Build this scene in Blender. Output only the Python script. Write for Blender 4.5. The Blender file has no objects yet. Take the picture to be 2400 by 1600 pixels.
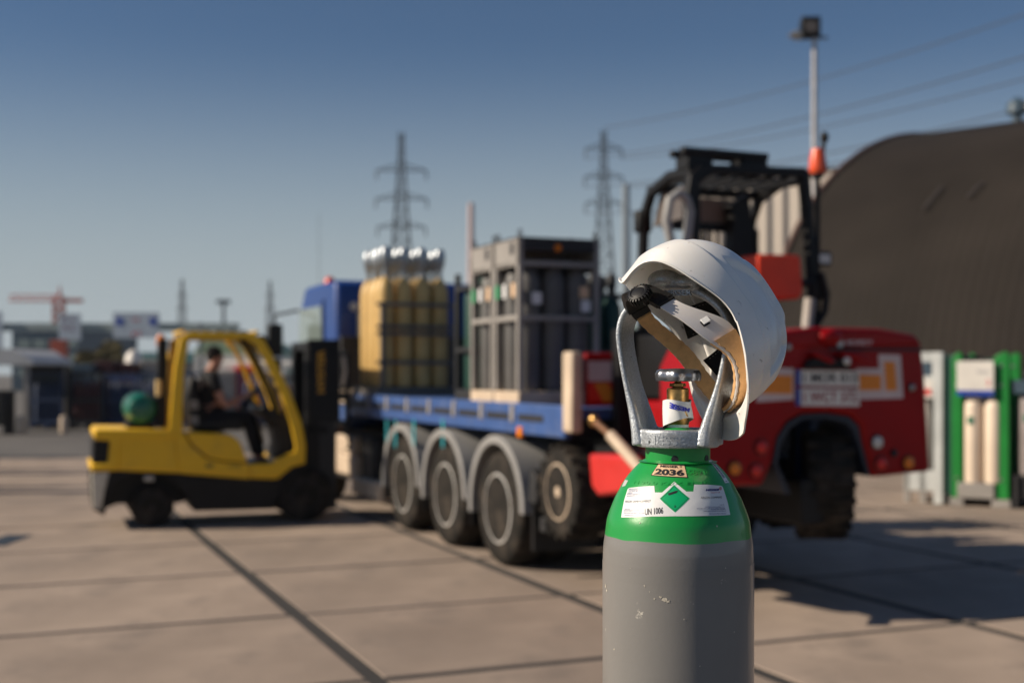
import bpy, bmesh, math, random
from mathutils import Vector, Matrix
rnd = random.Random(7)
S = bpy.context.scene
COL = S.collection
R = math.radians
CAMH, FPX, HOR, PCX = 1.7, 2900.0, 875.0, 1200.0     # eye height (m), focal length / horizon / centre in photo pixels
# ---------------------------------------------------------------- camera, sky, sun, exposure
cam = bpy.data.objects.new('camera', bpy.data.cameras.new('camera')); COL.objects.link(cam); S.camera = cam
cam.location = (0, 0, CAMH); cam.rotation_euler = (R(90), 0, 0)
cd = cam.data; cd.sensor_width = 36; cd.lens = FPX/2400*36; cd.shift_y = (HOR-800)/2400
cd.clip_start = .05; cd.clip_end = 6000
cd.dof.use_dof = True; cd.dof.focus_distance = 1.84; cd.dof.aperture_fstop = 3.3
SUN_EL, SUN_AZ = R(31), R(-6)                          # elevation; degrees behind pure left
sdir = Vector((-math.cos(SUN_AZ)*math.cos(SUN_EL), math.sin(SUN_AZ)*math.cos(SUN_EL), math.sin(SUN_EL)))
w = bpy.data.worlds.new('World'); S.world = w; w.use_nodes = True
nt = w.node_tree; bg = nt.nodes['Background']; sky = nt.nodes.new('ShaderNodeTexSky')
sky.sky_type = 'NISHITA'; sky.sun_disc = False; sky.sun_elevation = SUN_EL
sky.sun_rotation = math.atan2(sdir.x, sdir.y); sky.air_density = 1.0; sky.dust_density = 0.0; sky.ozone_density = 6.0
tcw = nt.nodes.new('ShaderNodeTexCoord'); sxw = nt.nodes.new('ShaderNodeSeparateXYZ'); nt.links.new(tcw.outputs['Generated'], sxw.inputs[0])
mrw = nt.nodes.new('ShaderNodeMapRange'); mrw.interpolation_type = 'SMOOTHSTEP'; mrw.inputs[1].default_value = .03; mrw.inputs[2].default_value = .27; mrw.inputs[3].default_value = 1; mrw.inputs[4].default_value = 0
nt.links.new(sxw.outputs[2], mrw.inputs[0]); mxw = nt.nodes.new('ShaderNodeMix'); mxw.data_type = 'RGBA'; nt.links.new(mrw.outputs[0], mxw.inputs[0])   # pale haze that the whole horizon has
nt.links.new(sky.outputs[0], mxw.inputs[6]); mxw.inputs[7].default_value = (6.2, 7.2, 7.7, 1); nt.links.new(mxw.outputs[2], bg.inputs[0]); bg.inputs[1].default_value = 0.05
sl = bpy.data.lights.new('sun', 'SUN'); sl.energy = 5.0; sl.angle = R(.5); sl.color = (1, .87, .70)
so = bpy.data.objects.new('sun', sl); COL.objects.link(so); so.rotation_euler = sdir.to_track_quat('Z', 'Y').to_euler()
S.view_settings.view_transform = 'Standard'; S.view_settings.look = 'None'; S.view_settings.exposure = .22; S.view_settings.gamma = 1
S.view_settings.use_curve_mapping = False
S.render.engine = 'CYCLES'; S.cycles.use_denoising = True; S.cycles.max_bounces = 8; S.cycles.volume_bounces = 1
S.cycles.sample_clamp_indirect = 6

# ---------------------------------------------------------------- helpers
def mat(name, col, rough=.5, metal=0, var=.12, vs=3, bump=0, bs=40, dirt=None, dirt_amt=.4, ds=2, coat=0, spec=.5, objrand=0, trans=0, alpha=1, sub=0):
    m = bpy.data.materials.new(name); m.use_nodes = True; n = m.node_tree.nodes; L = m.node_tree.links
    b = n['Principled BSDF']; b.inputs['Roughness'].default_value = rough; b.inputs['Metallic'].default_value = metal
    b.inputs['Coat Weight'].default_value = coat; b.inputs['Specular IOR Level'].default_value = spec
    b.inputs['Transmission Weight'].default_value = trans
    if sub:
        b.inputs['Subsurface Weight'].default_value = sub; b.inputs['Subsurface Radius'].default_value = (1, .8, .6); b.inputs['Subsurface Scale'].default_value = .004
    tc = n.new('ShaderNodeTexCoord'); no = n.new('ShaderNodeTexNoise'); no.inputs['Scale'].default_value = vs; no.inputs['Detail'].default_value = 6
    L.new(tc.outputs['Object'], no.inputs['Vector'])
    mr = n.new('ShaderNodeMapRange'); mr.inputs[1].default_value = .3; mr.inputs[2].default_value = .7
    mr.inputs[3].default_value = 1-var; mr.inputs[4].default_value = 1+var; L.new(no.outputs[0], mr.inputs[0])
    mx = n.new('ShaderNodeVectorMath'); mx.operation = 'SCALE'; mx.inputs[0].default_value = col[:3]; L.new(mr.outputs[0], mx.inputs['Scale'])
    out = mx.outputs[0]
    if objrand:
        oi = n.new('ShaderNodeObjectInfo'); m2 = n.new('ShaderNodeMapRange'); m2.inputs[3].default_value = 1-objrand; m2.inputs[4].default_value = 1+objrand
        L.new(oi.outputs['Random'], m2.inputs[0]); s2 = n.new('ShaderNodeVectorMath'); s2.operation = 'SCALE'; L.new(out, s2.inputs[0]); L.new(m2.outputs[0], s2.inputs['Scale']); out = s2.outputs[0]
    if dirt:
        n2 = n.new('ShaderNodeTexNoise'); n2.inputs['Scale'].default_value = ds; n2.inputs['Detail'].default_value = 9; n2.inputs['Roughness'].default_value = .7
        L.new(tc.outputs['Object'], n2.inputs['Vector']); r2 = n.new('ShaderNodeMapRange'); r2.inputs[1].default_value = .5; r2.inputs[2].default_value = .68; r2.inputs[4].default_value = dirt_amt
        L.new(n2.outputs[0], r2.inputs[0]); mi = n.new('ShaderNodeMix'); mi.data_type = 'RGBA'; L.new(r2.outputs[0], mi.inputs[0]); L.new(out, mi.inputs[6]); mi.inputs[7].default_value = (*dirt, 1); out = mi.outputs[2]
    L.new(out, b.inputs['Base Color'])
    if bump:
        n3 = n.new('ShaderNodeTexNoise'); n3.inputs['Scale'].default_value = bs; n3.inputs['Detail'].default_value = 4; L.new(tc.outputs['Object'], n3.inputs['Vector'])
        bp = n.new('ShaderNodeBump'); bp.inputs['Strength'].default_value = bump; bp.inputs['Distance'].default_value = .1/bs*4
        L.new(n3.outputs[0], bp.inputs['Height']); L.new(bp.outputs[0], b.inputs['Normal'])
    return m

class MB:
    def __init__(s, off=(0, 0, 0)): s.v = []; s.f = []; s.off = Vector(off); s.mi = []; s.cur = 0
    def add(s, v, f):
        k = len(s.v); s.v += [tuple(Vector(p)-s.off) for p in v]; s.f += [[k+i for i in q] for q in f]; s.mi += [s.cur]*len(f); return s
    def box(s, x0, x1, y0, y1, z0, z1):
        v = [(x, y, z) for x in (x0, x1) for y in (y0, y1) for z in (z0, z1)]
        return s.add(v, [(0, 1, 3, 2), (4, 6, 7, 5), (0, 4, 5, 1), (2, 3, 7, 6), (0, 2, 6, 4), (1, 5, 7, 3)])
    def prism(s, poly, y0, y1, ax='y'):
        n = len(poly)
        if ax == 'y': v = [(a, y0, b) for a, b in poly]+[(a, y1, b) for a, b in poly]
        elif ax == 'x': v = [(y0, a, b) for a, b in poly]+[(y1, a, b) for a, b in poly]
        else: v = [(a, b, y0) for a, b in poly]+[(a, b, y1) for a, b in poly]
        return s.add(v, [list(range(n))[::-1], list(range(n, 2*n))]+[(i, (i+1) % n, n+(i+1) % n, n+i) for i in range(n)])
    def band(s, pts, wd, y0, y1, closed=False):
        """a bar of width wd following the (x,z) polyline, from y0 to y1"""
        n = len(pts); A = []; B = []
        for i, p in enumerate(pts):
            a = pts[i-1] if (i or closed) else p; b = pts[(i+1) % n] if (i < n-1 or closed) else p
            d = Vector((b[0]-a[0], b[1]-a[1])); d.normalize(); q = Vector((-d.y, d.x)); ww = wd[i] if hasattr(wd, '__len__') else wd
            A.append((p[0]+q.x*ww/2, p[1]+q.y*ww/2)); B.append((p[0]-q.x*ww/2, p[1]-q.y*ww/2))
        return s.prism(A+B[::-1], y0, y1)
    def tube(s, pts, r, n=8):
        pts = [Vector(p) for p in pts]; v = []; f = []; up = None
        for i, p in enumerate(pts):
            d = (pts[min(i+1, len(pts)-1)]-pts[max(i-1, 0)]).normalized()
            if up is None: up = d.orthogonal().normalized()
            up = (up-d*up.dot(d)).normalized(); q = d.cross(up); rr = r[i] if hasattr(r, '__len__') else r
            v += [p+(up*math.cos(2*math.pi*k/n)+q*math.sin(2*math.pi*k/n))*rr for k in range(n)]
        for i in range(len(pts)-1):
            f += [(i*n+k, i*n+(k+1) % n, (i+1)*n+(k+1) % n, (i+1)*n+k) for k in range(n)]
        f += [list(range(n))[::-1], list(range((len(pts)-1)*n, len(pts)*n))]
        return s.add(v, f)
    def lathe(s, prof, c=(0, 0, 0), axis='z', n=32, cap=True, lobes=0, lobe=0):
        v = []; f = []
        for r, h in prof:
            for k in range(n):
                a = 2*math.pi*k/n; q = r*(1+lobe*math.cos(lobes*a)); x, y = q*math.cos(a), q*math.sin(a)
                p = (x, y, h) if axis == 'z' else ((x, h, y) if axis == 'y' else (h, x, y))
                v.append((c[0]+p[0], c[1]+p[1], c[2]+p[2]))
        m = len(prof)
        for i in range(m-1): f += [(i*n+k, i*n+(k+1) % n, (i+1)*n+(k+1) % n, (i+1)*n+k) for k in range(n)]
        if cap: f += [list(range(n))[::-1], list(range((m-1)*n, m*n))]
        return s.add(v, f)
    def mesh(s, name, mats, ang=35):
        me = bpy.data.meshes.new(name); me.from_pydata(s.v, [], s.f)
        mats = mats if isinstance(mats, (list, tuple)) else [mats]
        for m in mats: me.materials.append(m)
        me.polygons.foreach_set('material_index', s.mi)
        bm = bmesh.new(); bm.from_mesh(me); bmesh.ops.recalc_face_normals(bm, faces=bm.faces)
        for fc in bm.faces: fc.smooth = True
        for e in bm.edges: e.smooth = len(e.link_faces) == 2 and e.calc_face_angle(3) < R(ang)
        bm.to_mesh(me); bm.free(); return me
    def build(s, name, mats, parent=None, bev=0, ang=35, seg=2):
        return link(name, s.mesh(name, mats, ang), parent, bev, seg)
def link(name, me, parent=None, bev=0, seg=2):
    o = bpy.data.objects.new(name, me); COL.objects.link(o)
    if parent: o.parent = parent
    if bev:
        b = o.modifiers.new('bevel', 'BEVEL'); b.width = bev; b.segments = seg; b.limit_method = 'ANGLE'; b.angle_limit = R(40)
    return o
def tag(o, label=None, cat=None, group=None, kind=None):
    if label: o['label'] = label
    if cat: o['category'] = cat
    if group: o['group'] = group
    if kind: o['kind'] = kind
    return o
def thing(name, label, cat, loc=(0, 0, 0), rz=0, group=None):
    o = bpy.data.objects.new(name, None); COL.objects.link(o); o.empty_display_size = .2; o.location = loc; o.rotation_euler = (0, 0, rz)
    return tag(o, label, cat, group)
def kids(o): return [c for c in list(bpy.data.objects) if c.parent == o]
def dup(root, loc=None, rz=None, label=None):
    r = root.copy(); COL.objects.link(r)
    if loc is not None: r.location = loc
    if rz is not None: r.rotation_euler = (0, 0, rz)
    if label: r['label'] = label
    for ch in kids(root):
        c = ch.copy(); COL.objects.link(c); c.parent = r
        for g in kids(ch):
            d = g.copy(); COL.objects.link(d); d.parent = c
    return r
class Fr:
    """ground frame: origin, unit direction of local x, local y to its left; turns photo pixels into local coordinates on a plane"""
    def __init__(s, ox, oy, ax, ay):
        q = math.hypot(ax, ay); s.o = (ox, oy); s.a = (ax/q, ay/q); s.rz = math.atan2(ay, ax)
    def w(s, x, y, z=0): return Vector((s.o[0]+s.a[0]*x-s.a[1]*y, s.o[1]+s.a[1]*x+s.a[0]*y, z))
    def side(s, px, py, y=0):
        k = (px-PCX)/FPX; x = (k*(s.o[1]+s.a[0]*y)-s.o[0]+s.a[1]*y)/(s.a[0]-k*s.a[1])
        return x, CAMH-(py-HOR)*s.w(x, y).y/FPX
    def rear(s, px, py, x=0):
        k = (px-PCX)/FPX; y = (s.o[0]+s.a[0]*x-k*(s.o[1]+s.a[1]*x))/(s.a[1]+k*s.a[0])
        return y, CAMH-(py-HOR)*s.w(x, y).y/FPX
def G(px, py): Y = CAMH*FPX/(py-HOR); return Vector(((px-PCX)/FPX*Y, Y, 0))
def P(px, py, Y): return Vector(((px-PCX)/FPX*Y, Y, CAMH-(py-HOR)/FPX*Y))
def text_geo(body, extrude=0.0, bold=0.0, shear=0.0, sub=0):
    """letters as (verts normalised to 0..1 wide and high, z = depth), faces, aspect"""
    cu = bpy.data.curves.new('t', 'FONT'); cu.body = body; cu.extrude = extrude; cu.offset = bold; cu.shear = shear; cu.resolution_u = 3
    ob = bpy.data.objects.new('t', cu); COL.objects.link(ob); dg = bpy.context.evaluated_depsgraph_get(); dg.update()
    me = bpy.data.meshes.new_from_object(ob.evaluated_get(dg)); bpy.data.objects.remove(ob); bpy.data.curves.remove(cu)
    v = [tuple(q.co) for q in me.vertices]; f = [list(p.vertices) for p in me.polygons]; bpy.data.meshes.remove(me)
    x0, x1 = min(q[0] for q in v), max(q[0] for q in v); y0, y1 = min(q[1] for q in v), max(q[1] for q in v)
    return [((q[0]-x0)/(x1-x0), (q[1]-y0)/(y1-y0), q[2]) for q in v], f, (x1-x0)/(y1-y0)
def text_on(mb, body, org, ux, uz, wid, hei, bold=0, ext=0, shear=0):
    """write text on the plane through org (lower left) with unit axes ux (reading direction) and uz (up)"""
    v, f, _ = text_geo(body, ext, bold, shear); ux, uz, org = Vector(ux), Vector(uz), Vector(org); nn = ux.cross(uz)
    return mb.add([org+ux*q[0]*wid+uz*q[1]*hei+nn*q[2] for q in v], f)
def interp(x, tab):
    for (a, b), (c, d) in zip(tab, tab[1:]):
        if x <= c: return b+(d-b)*max(0, (x-a))/(c-a)
    return tab[-1][1]
def ss(a, b, x):
    t = min(1, max(0, (x-a)/(b-a))); return t*t*(3-2*t)

# ---------------------------------------------------------------- materials
M = {}
M['slab'] = mat('concrete', (.335, .262, .208), .85, var=.20, vs=1.1, bump=.45, bs=50, dirt=(.19, .155, .13), dirt_amt=.75, ds=1.3, objrand=.10)
M['joint'] = mat('joint_filler', (.035, .032, .030), .9, bump=.4, bs=60)
M['asphalt'] = mat('asphalt', (.105, .098, .092), .9, var=.3, vs=.25, bump=.3, bs=80, dirt=(.15, .135, .12), dirt_amt=.7, ds=.35)
M['rimp'] = mat('silver_rim_paint', (.55, .54, .52), .38, .2, var=.15, dirt=(.2, .16, .12), ds=9)
M['grey'] = mat('grey_cylinder_paint', (.30, .295, .29), .38, var=.05, vs=8, bump=.10, bs=160, coat=.15)
M['galv'] = None
M['black'] = mat('black_paint', (.007, .007, .008), .5, var=.3, spec=.3)
M['blackp'] = mat('black_plastic', (.007, .007, .008), .5, spec=.35, var=.25, bump=.15, bs=300)
M['rubber'] = mat('tyre_rubber', (.018, .016, .014), .85, spec=.2, var=.3, vs=6, bump=.3, bs=60, dirt=(.10, .078, .06), dirt_amt=.6, ds=5)
M['yellow'] = mat('yellow_paint', (.88, .52, .022), .4, var=.07, dirt=(.48, .29, .04), dirt_amt=.4, ds=3, coat=.08, spec=.3)
M['blue'] = mat('truck_blue', (.010, .048, .22), .4, var=.1, coat=.15)
M['bluebed'] = mat('bed_blue', (.045, .10, .28), .42, var=.15, dirt=(.16, .19, .30), dirt_amt=.5, ds=4)
M['red'] = mat('red_paint', (.29, .002, .004), .38, var=.08, dirt=(.18, .004, .005), dirt_amt=.4, ds=4, coat=.06, spec=.18)
M['orange'] = mat('orange_red_paint', (.80, .045, .004), .45)
M['white'] = mat('white_paint', (.74, .70, .64), .5, var=.08)
M['cream'] = mat('cream_paint', (.58, .46, .34), .55, var=.14, dirt=(.35, .24, .16), ds=5)
M['greyp'] = mat('fender_grey', (.29, .285, .28), .5, var=.12)
M['steel'] = mat('bare_steel', (.45, .44, .42), .4, 1, var=.15)
M['dsteel'] = mat('dark_steel', (.028, .028, .030), .55, .2)
M['bottleY'] = mat('yellow_bottle_paint', (.58, .38, .135), .5, var=.1, vs=5, objrand=.10)
M['bottleG'] = mat('grey_bottle_paint', (.11, .107, .105), .5, var=.15, vs=5)
M['frameG'] = mat('grey_frame_paint', (.30, .28, .26), .55, var=.15, dirt=(.15, .12, .1), ds=6)
M['capW'] = mat('galvanised_cap', (.36, .39, .42), .42, .9, var=.3, vs=30)
M['green'] = mat('rack_green', (.012, .215, .035), .42, var=.1)
M['dgreen'] = mat('dark_green_paint', (.012, .06, .045), .5)
M['tank'] = mat('tank_green', (.008, .12, .075), .3, coat=.3)
M['skin'] = mat('skin', (.48, .235, .16), .55, sub=.1)
M['hair'] = mat('hair', (.012, .009, .008), .7, bump=.5, bs=200)
M['cloth'] = mat('black_cloth', (.010, .010, .013), .9, bump=.3, bs=120)
M['amber'] = mat('amber_lens', (.75, .20, .01), .25)
M['redlens'] = mat('red_lens', (.60, .015, .01), .25)
M['clear'] = mat('clear_lens', (.62, .60, .56), .15)
M['glass'] = mat('window_glass', (.20, .25, .24), .06, var=.02, coat=.5)  # opaque pale tint paints in the reflected sky and see-through view
M['bluew'] = mat('sign_blue', (.02, .06, .36), .4)
M['navy'] = mat('navy_paint', (.012, .03, .085), .5, var=.2)
M['maroon'] = mat('maroon_paint', (.055, .006, .010), .5, var=.2)
M['slate'] = mat('slate_blue_steel', (.05, .085, .12), .5, var=.2)
M['hall'] = mat('brown_sheet', (.024, .0195, .0165), .8, spec=.15, var=.22, vs=.5, dirt=(.015, .0125, .012), dirt_amt=.5, ds=.35)
M['beigeh'] = mat('beige_cladding', (.52, .46, .40), .6, var=.06, vs=.3)
M['pylon'] = mat('pylon_steel', (.10, .12, .14), .6, .3)
M['tan'] = mat('tan_foam', (.74, .43, .19), .85, var=.10, vs=60, bump=.25, bs=260, dirt=(.40, .2, .09), dirt_amt=.4, ds=40)
M['web'] = mat('black_webbing', (.006, .006, .007), .85, bump=.6, bs=900)
M['thread'] = mat('white_thread', (.6, .58, .52), .8)
M['brass'] = mat('brass', (.50, .30, .11), .34, 1, var=.2, vs=120, dirt=(.2, .11, .05), dirt_amt=.6, ds=90)
M['ptfe'] = mat('thread_tape', (.72, .76, .72), .4)
M['ink'] = mat('black_ink', (.012, .012, .016), .5)
M['navyink'] = mat('navy_ink', (.015, .02, .16), .5)
M['redink'] = mat('red_ink', (.50, .03, .06), .5)
M['blueink'] = mat('blue_ink', (.02, .03, .42), .5)
M['labelw'] = mat('label_white', (.74, .745, .75), .42, var=.03, vs=90, bump=.05, bs=60)
M['labelg'] = mat('label_green', (.0, .37, .13), .4, var=.02)
M['labelo'] = mat('label_cream', (.74, .50, .31), .45, var=.03)
M['leaf'] = mat('foliage', (.075, .075, .025), .8, var=.5, vs=.8)
M['teal'] = mat('teal_strap', (.02, .30, .36), .7)
M['rtape'] = mat('reflective_white', (.66, .52, .50), .4)
M['rorange'] = mat('reflective_orange', (.80, .24, .01), .4)

def pits():
    # small dark pits and oil spots scattered over the concrete, different on every slab
    m = M['slab']; n = m.node_tree.nodes; L = m.node_tree.links; b = n['Principled BSDF']; src = b.inputs['Base Color'].links[0].from_socket
    g = n.new('ShaderNodeNewGeometry'); v = n.new('ShaderNodeTexVoronoi'); v.inputs['Scale'].default_value = 2.3; L.new(g.outputs['Position'], v.inputs['Vector'])
    w = n.new('ShaderNodeTexNoise'); w.inputs['Scale'].default_value = 9; L.new(g.outputs['Position'], w.inputs['Vector'])
    a = n.new('ShaderNodeMath'); a.operation = 'MULTIPLY_ADD'; L.new(w.outputs[0], a.inputs[0]); a.inputs[1].default_value = .10; L.new(v.outputs['Distance'], a.inputs[2])
    r = n.new('ShaderNodeMapRange'); r.inputs[1].default_value = .070; r.inputs[2].default_value = .105; r.inputs[3].default_value = .65; r.inputs[4].default_value = 0; L.new(a.outputs[0], r.inputs[0])
    # broad tyre-darkened wandering patches in world space
    w2 = n.new('ShaderNodeTexNoise'); w2.inputs['Scale'].default_value = .22; w2.inputs['Detail'].default_value = 7; L.new(g.outputs['Position'], w2.inputs['Vector'])
    r2 = n.new('ShaderNodeMapRange'); r2.inputs[1].default_value = .45; r2.inputs[2].default_value = .72; r2.inputs[4].default_value = .38; L.new(w2.outputs[0], r2.inputs[0])
    mx = n.new('ShaderNodeMath'); mx.operation = 'MAXIMUM'; L.new(r.outputs[0], mx.inputs[0]); L.new(r2.outputs[0], mx.inputs[1])
    mi = n.new('ShaderNodeMix'); mi.data_type = 'RGBA'; L.new(mx.outputs[0], mi.inputs[0]); L.new(src, mi.inputs[6]); mi.inputs[7].default_value = (.12, .10, .085, 1); L.new(mi.outputs[2], b.inputs['Base Color'])
pits()
def two_tone():
    m = mat('two_tone_cylinder_paint', (.012, .30, .055), .33, var=.12, vs=9, bump=.07, bs=190, coat=.35)
    n = m.node_tree.nodes; L = m.node_tree.links; b = n['Principled BSDF']; src = b.inputs['Base Color'].links[0].from_socket
    tc = n.new('ShaderNodeTexCoord'); sp = n.new('ShaderNodeSeparateXYZ'); L.new(tc.outputs['Object'], sp.inputs[0])
    no = n.new('ShaderNodeTexNoise'); no.inputs['Scale'].default_value = 14; L.new(tc.outputs['Object'], no.inputs[0])
    ma = n.new('ShaderNodeMath'); ma.operation = 'MULTIPLY_ADD'; L.new(no.outputs[0], ma.inputs[0]); ma.inputs[1].default_value = .008; L.new(sp.outputs[2], ma.inputs[2])
    gt = n.new('ShaderNodeMapRange'); gt.inputs[1].default_value = 1.4585; gt.inputs[2].default_value = 1.4597; L.new(ma.outputs[0], gt.inputs[0])
    # scuffs and chips on the grey paint
    vo = n.new('ShaderNodeTexNoise'); vo.inputs['Scale'].default_value = 26; vo.inputs['Detail'].default_value = 8; vo.inputs['Roughness'].default_value = .8; L.new(tc.outputs['Object'], vo.inputs[0])
    r1 = n.new('ShaderNodeMapRange'); r1.inputs[1].default_value = .665; r1.inputs[2].default_value = .69; L.new(vo.outputs[0], r1.inputs[0])
    n4 = n.new('ShaderNodeTexNoise'); n4.inputs['Scale'].default_value = 7; n4.inputs['Detail'].default_value = 5; L.new(tc.outputs['Object'], n4.inputs[0])
    mp = n.new('ShaderNodeMix'); mp.data_type = 'RGBA'; mp.inputs[6].default_value = (.185, .178, .170, 1); mp.inputs[7].default_value = (.235, .228, .220, 1); L.new(n4.outputs[0], mp.inputs[0])
    m3 = n.new('ShaderNodeMix'); m3.data_type = 'RGBA'; L.new(r1.outputs[0], m3.inputs[0]); L.new(mp.outputs[2], m3.inputs[6]); m3.inputs[7].default_value = (.6, .57, .5, 1)
    mi = n.new('ShaderNodeMix'); mi.data_type = 'RGBA'; L.new(gt.outputs[0], mi.inputs[0]); L.new(m3.outputs[2], mi.inputs[6]); L.new(src, mi.inputs[7])
    L.new(mi.outputs[2], b.inputs['Base Color']); return m
M['cyl'] = two_tone()
def galv():
    m = mat('galvanised_cast_steel', (.42, .45, .48), .42, .60, var=.26, vs=420, bump=.45, bs=330, dirt=(.26, .25, .24), dirt_amt=.5, ds=60)
    n = m.node_tree.nodes; L = m.node_tree.links; b = n['Principled BSDF']; tc = n.new('ShaderNodeTexCoord')
    no = n.new('ShaderNodeTexNoise'); no.inputs['Scale'].default_value = 300; no.inputs['Detail'].default_value = 3; L.new(tc.outputs['Object'], no.inputs[0])
    r = n.new('ShaderNodeMapRange'); r.inputs[1].default_value = .35; r.inputs[2].default_value = .65; r.inputs[3].default_value = .30; r.inputs[4].default_value = .6; L.new(no.outputs[0], r.inputs[0]); L.new(r.outputs[0], b.inputs['Roughness'])
    return m
M['galv'] = galv()
def shellmat():
    m = mat('white_helmet_plastic', (.84, .82, .785), .30, var=.025, vs=20, bump=.03, bs=300, sub=.15, coat=.15)
    n = m.node_tree.nodes; L = m.node_tree.links; b = n['Principled BSDF']; src = b.inputs['Base Color'].links[0].from_socket
    tc = n.new('ShaderNodeTexCoord'); mp = n.new('ShaderNodeMapping'); mp.inputs['Scale'].default_value = (60, 190, 90); mp.inputs['Rotation'].default_value = (.4, .3, .7); L.new(tc.outputs['Object'], mp.inputs[0])
    no = n.new('ShaderNodeTexNoise'); no.inputs['Detail'].default_value = 3; no.inputs['Distortion'].default_value = 1.2; no.inputs['Scale'].default_value = .8; L.new(mp.outputs[0], no.inputs[0])
    r = n.new('ShaderNodeMapRange'); r.inputs[1].default_value = .68; r.inputs[2].default_value = .74; r.inputs[4].default_value = .7; L.new(no.outputs[0], r.inputs[0])
    mi = n.new('ShaderNodeMix'); mi.data_type = 'RGBA'; L.new(r.outputs[0], mi.inputs[0]); L.new(src, mi.inputs[6]); mi.inputs[7].default_value = (.22, .20, .18, 1); L.new(mi.outputs[2], b.inputs['Base Color'])
    return m
M['shell'] = shellmat()
# ---------------------------------------------------------------- ground
gr = MB().add([(-1200, -60, -.035), (1200, -60, -.035), (1200, 1600, -.035), (-1200, 1600, -.035)], [(0, 1, 2, 3)]).build('ground', M['asphalt']); tag(gr, kind='structure')
PV = Fr(-1.514, 8.73, -.3795, .9252)          # x runs along the joints away from the camera, y to the left
pv = bpy.data.objects.new('pavement', MB().box(-9.5, 17.3, -24, 22, -.012, -.007).mesh('pavement', M['joint'])); COL.objects.link(pv); tag(pv, kind='structure')
pv.location = PV.w(0, 0); pv.rotation_euler = (0, 0, PV.rz)
slabs = []
for k in range(4):
    b = MB(); gx, gy = .038, (.060, .050, .055, .064)[k]
    b.add([(x, y, z) for z in (-.03, -.004) for x, y in ((gx, gy), (2-gx, gy), (2-gx, 2.08-gy), (gx, 2.08-gy))]+[(x, y, 0) for x, y in ((gx+.006, gy+.006), (1.994-gx, gy+.006), (1.994-gx, 2.074-gy), (gx+.006, 2.074-gy))],
          [(0, 1, 5, 4), (1, 2, 6, 5), (2, 3, 7, 6), (3, 0, 4, 7), (4, 5, 9, 8), (5, 6, 10, 9), (6, 7, 11, 10), (7, 4, 8, 11), (8, 9, 10, 11)])
    slabs.append(b.mesh('concrete_slab', M['slab'], 20))
n = 0
for i in range(-4, 9):
    for j in range(-11, 10):
        c = PV.w(2*i+1, 2.08*j+1.04)
        if c.y < 1.5 or abs(c.x) > c.y*.46+3.4: continue
        o = link('concrete_slab', slabs[(i*3+j) % 4], pv); o.location = (2*i, 2.08*j, rnd.uniform(-.003, .0015)); o.rotation_euler = (rnd.uniform(-.0008, .0008), rnd.uniform(-.0008, .0008), 0); n += 1
b = MB().add([(0, 0, .004), (.30, 0, .004), (.26, .85, .004), (-.02, .85, .004)], [(0, 1, 2, 3)]).build('painted_mark', mat('dark_blue_marking', (.008, .022, .045), .9), ); b.location = G(-60, 1279)
tag(b, kind='structure')

# ---------------------------------------------------------------- the near gas cylinder
CX, CY = (1588.5-PCX)/FPX*1.89, 1.89
K = 1.89/FPX
cyl = thing('gas_cylinder', 'tall gas cylinder with green shoulder and grey body, white helmet on its guard', 'gas cylinder', (CX, CY, 0))
def zy(y): return CAMH-(y-HOR)*K
prof_px = [(176, 2400), (176, 1400), (176, 1345), (174.5, 1290), (173, 1270), (170, 1249), (166, 1219), (160.5, 1200), (154, 1183), (146.5, 1165), (137, 1147), (127, 1129), (113.5, 1110), (100, 1095), (88, 1083), (79, 1076)]
ctrl = [(r*K, zy(y)) for r, y in prof_px]
prof = []
for i in range(len(ctrl)-1):
    p0, p1, p2, p3 = ctrl[max(i-1, 0)], ctrl[i], ctrl[i+1], ctrl[min(i+2, len(ctrl)-1)]
    for t in range(5):
        t /= 5; prof.append(tuple(.5*((2*b_)+(c_-a_)*t+(2*a_-5*b_+4*c_-d_)*t*t+(3*b_-a_-3*c_+d_)*t**3) for a_, b_, c_, d_ in zip(p0, p1, p2, p3)))
prof.append(ctrl[-1])
prof = [(r, z) for r, z in prof if z > .05]
prof = [(.03, 0), (.100, .0), (.1115, .012), (176*K, .04)]+prof
MB().lathe(prof, n=128, cap=True).build('cylinder_body', M['cyl'], cyl, ang=60)
sp = [(r, z) for r, z in prof if z > 1.2]; ARC = [0]
for a_, b_ in zip(sp, sp[1:]): ARC.append(ARC[-1]+math.hypot(b_[0]-a_[0], b_[1]-a_[1]))
def at_arc(s):
    for i in range(len(sp)-1):
        if s <= ARC[i+1] or i == len(sp)-2:
            t = (s-ARC[i])/(ARC[i+1]-ARC[i]); r = sp[i][0]+(sp[i+1][0]-sp[i][0])*t; z = sp[i][1]+(sp[i+1][1]-sp[i][1])*t
            dr, dz = sp[i+1][0]-sp[i][0], sp[i+1][1]-sp[i][1]; l = math.hypot(dr, dz); return r, z, dz/l, -dr/l
TH0 = math.atan2(-CY, -CX)                      # angle that faces the camera
def surf(th, s, off=.0004):
    r, z, nr, nz = at_arc(s); r += nr*off; z += nz*off; return (r*math.cos(TH0+th), r*math.sin(TH0+th), z)
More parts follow.
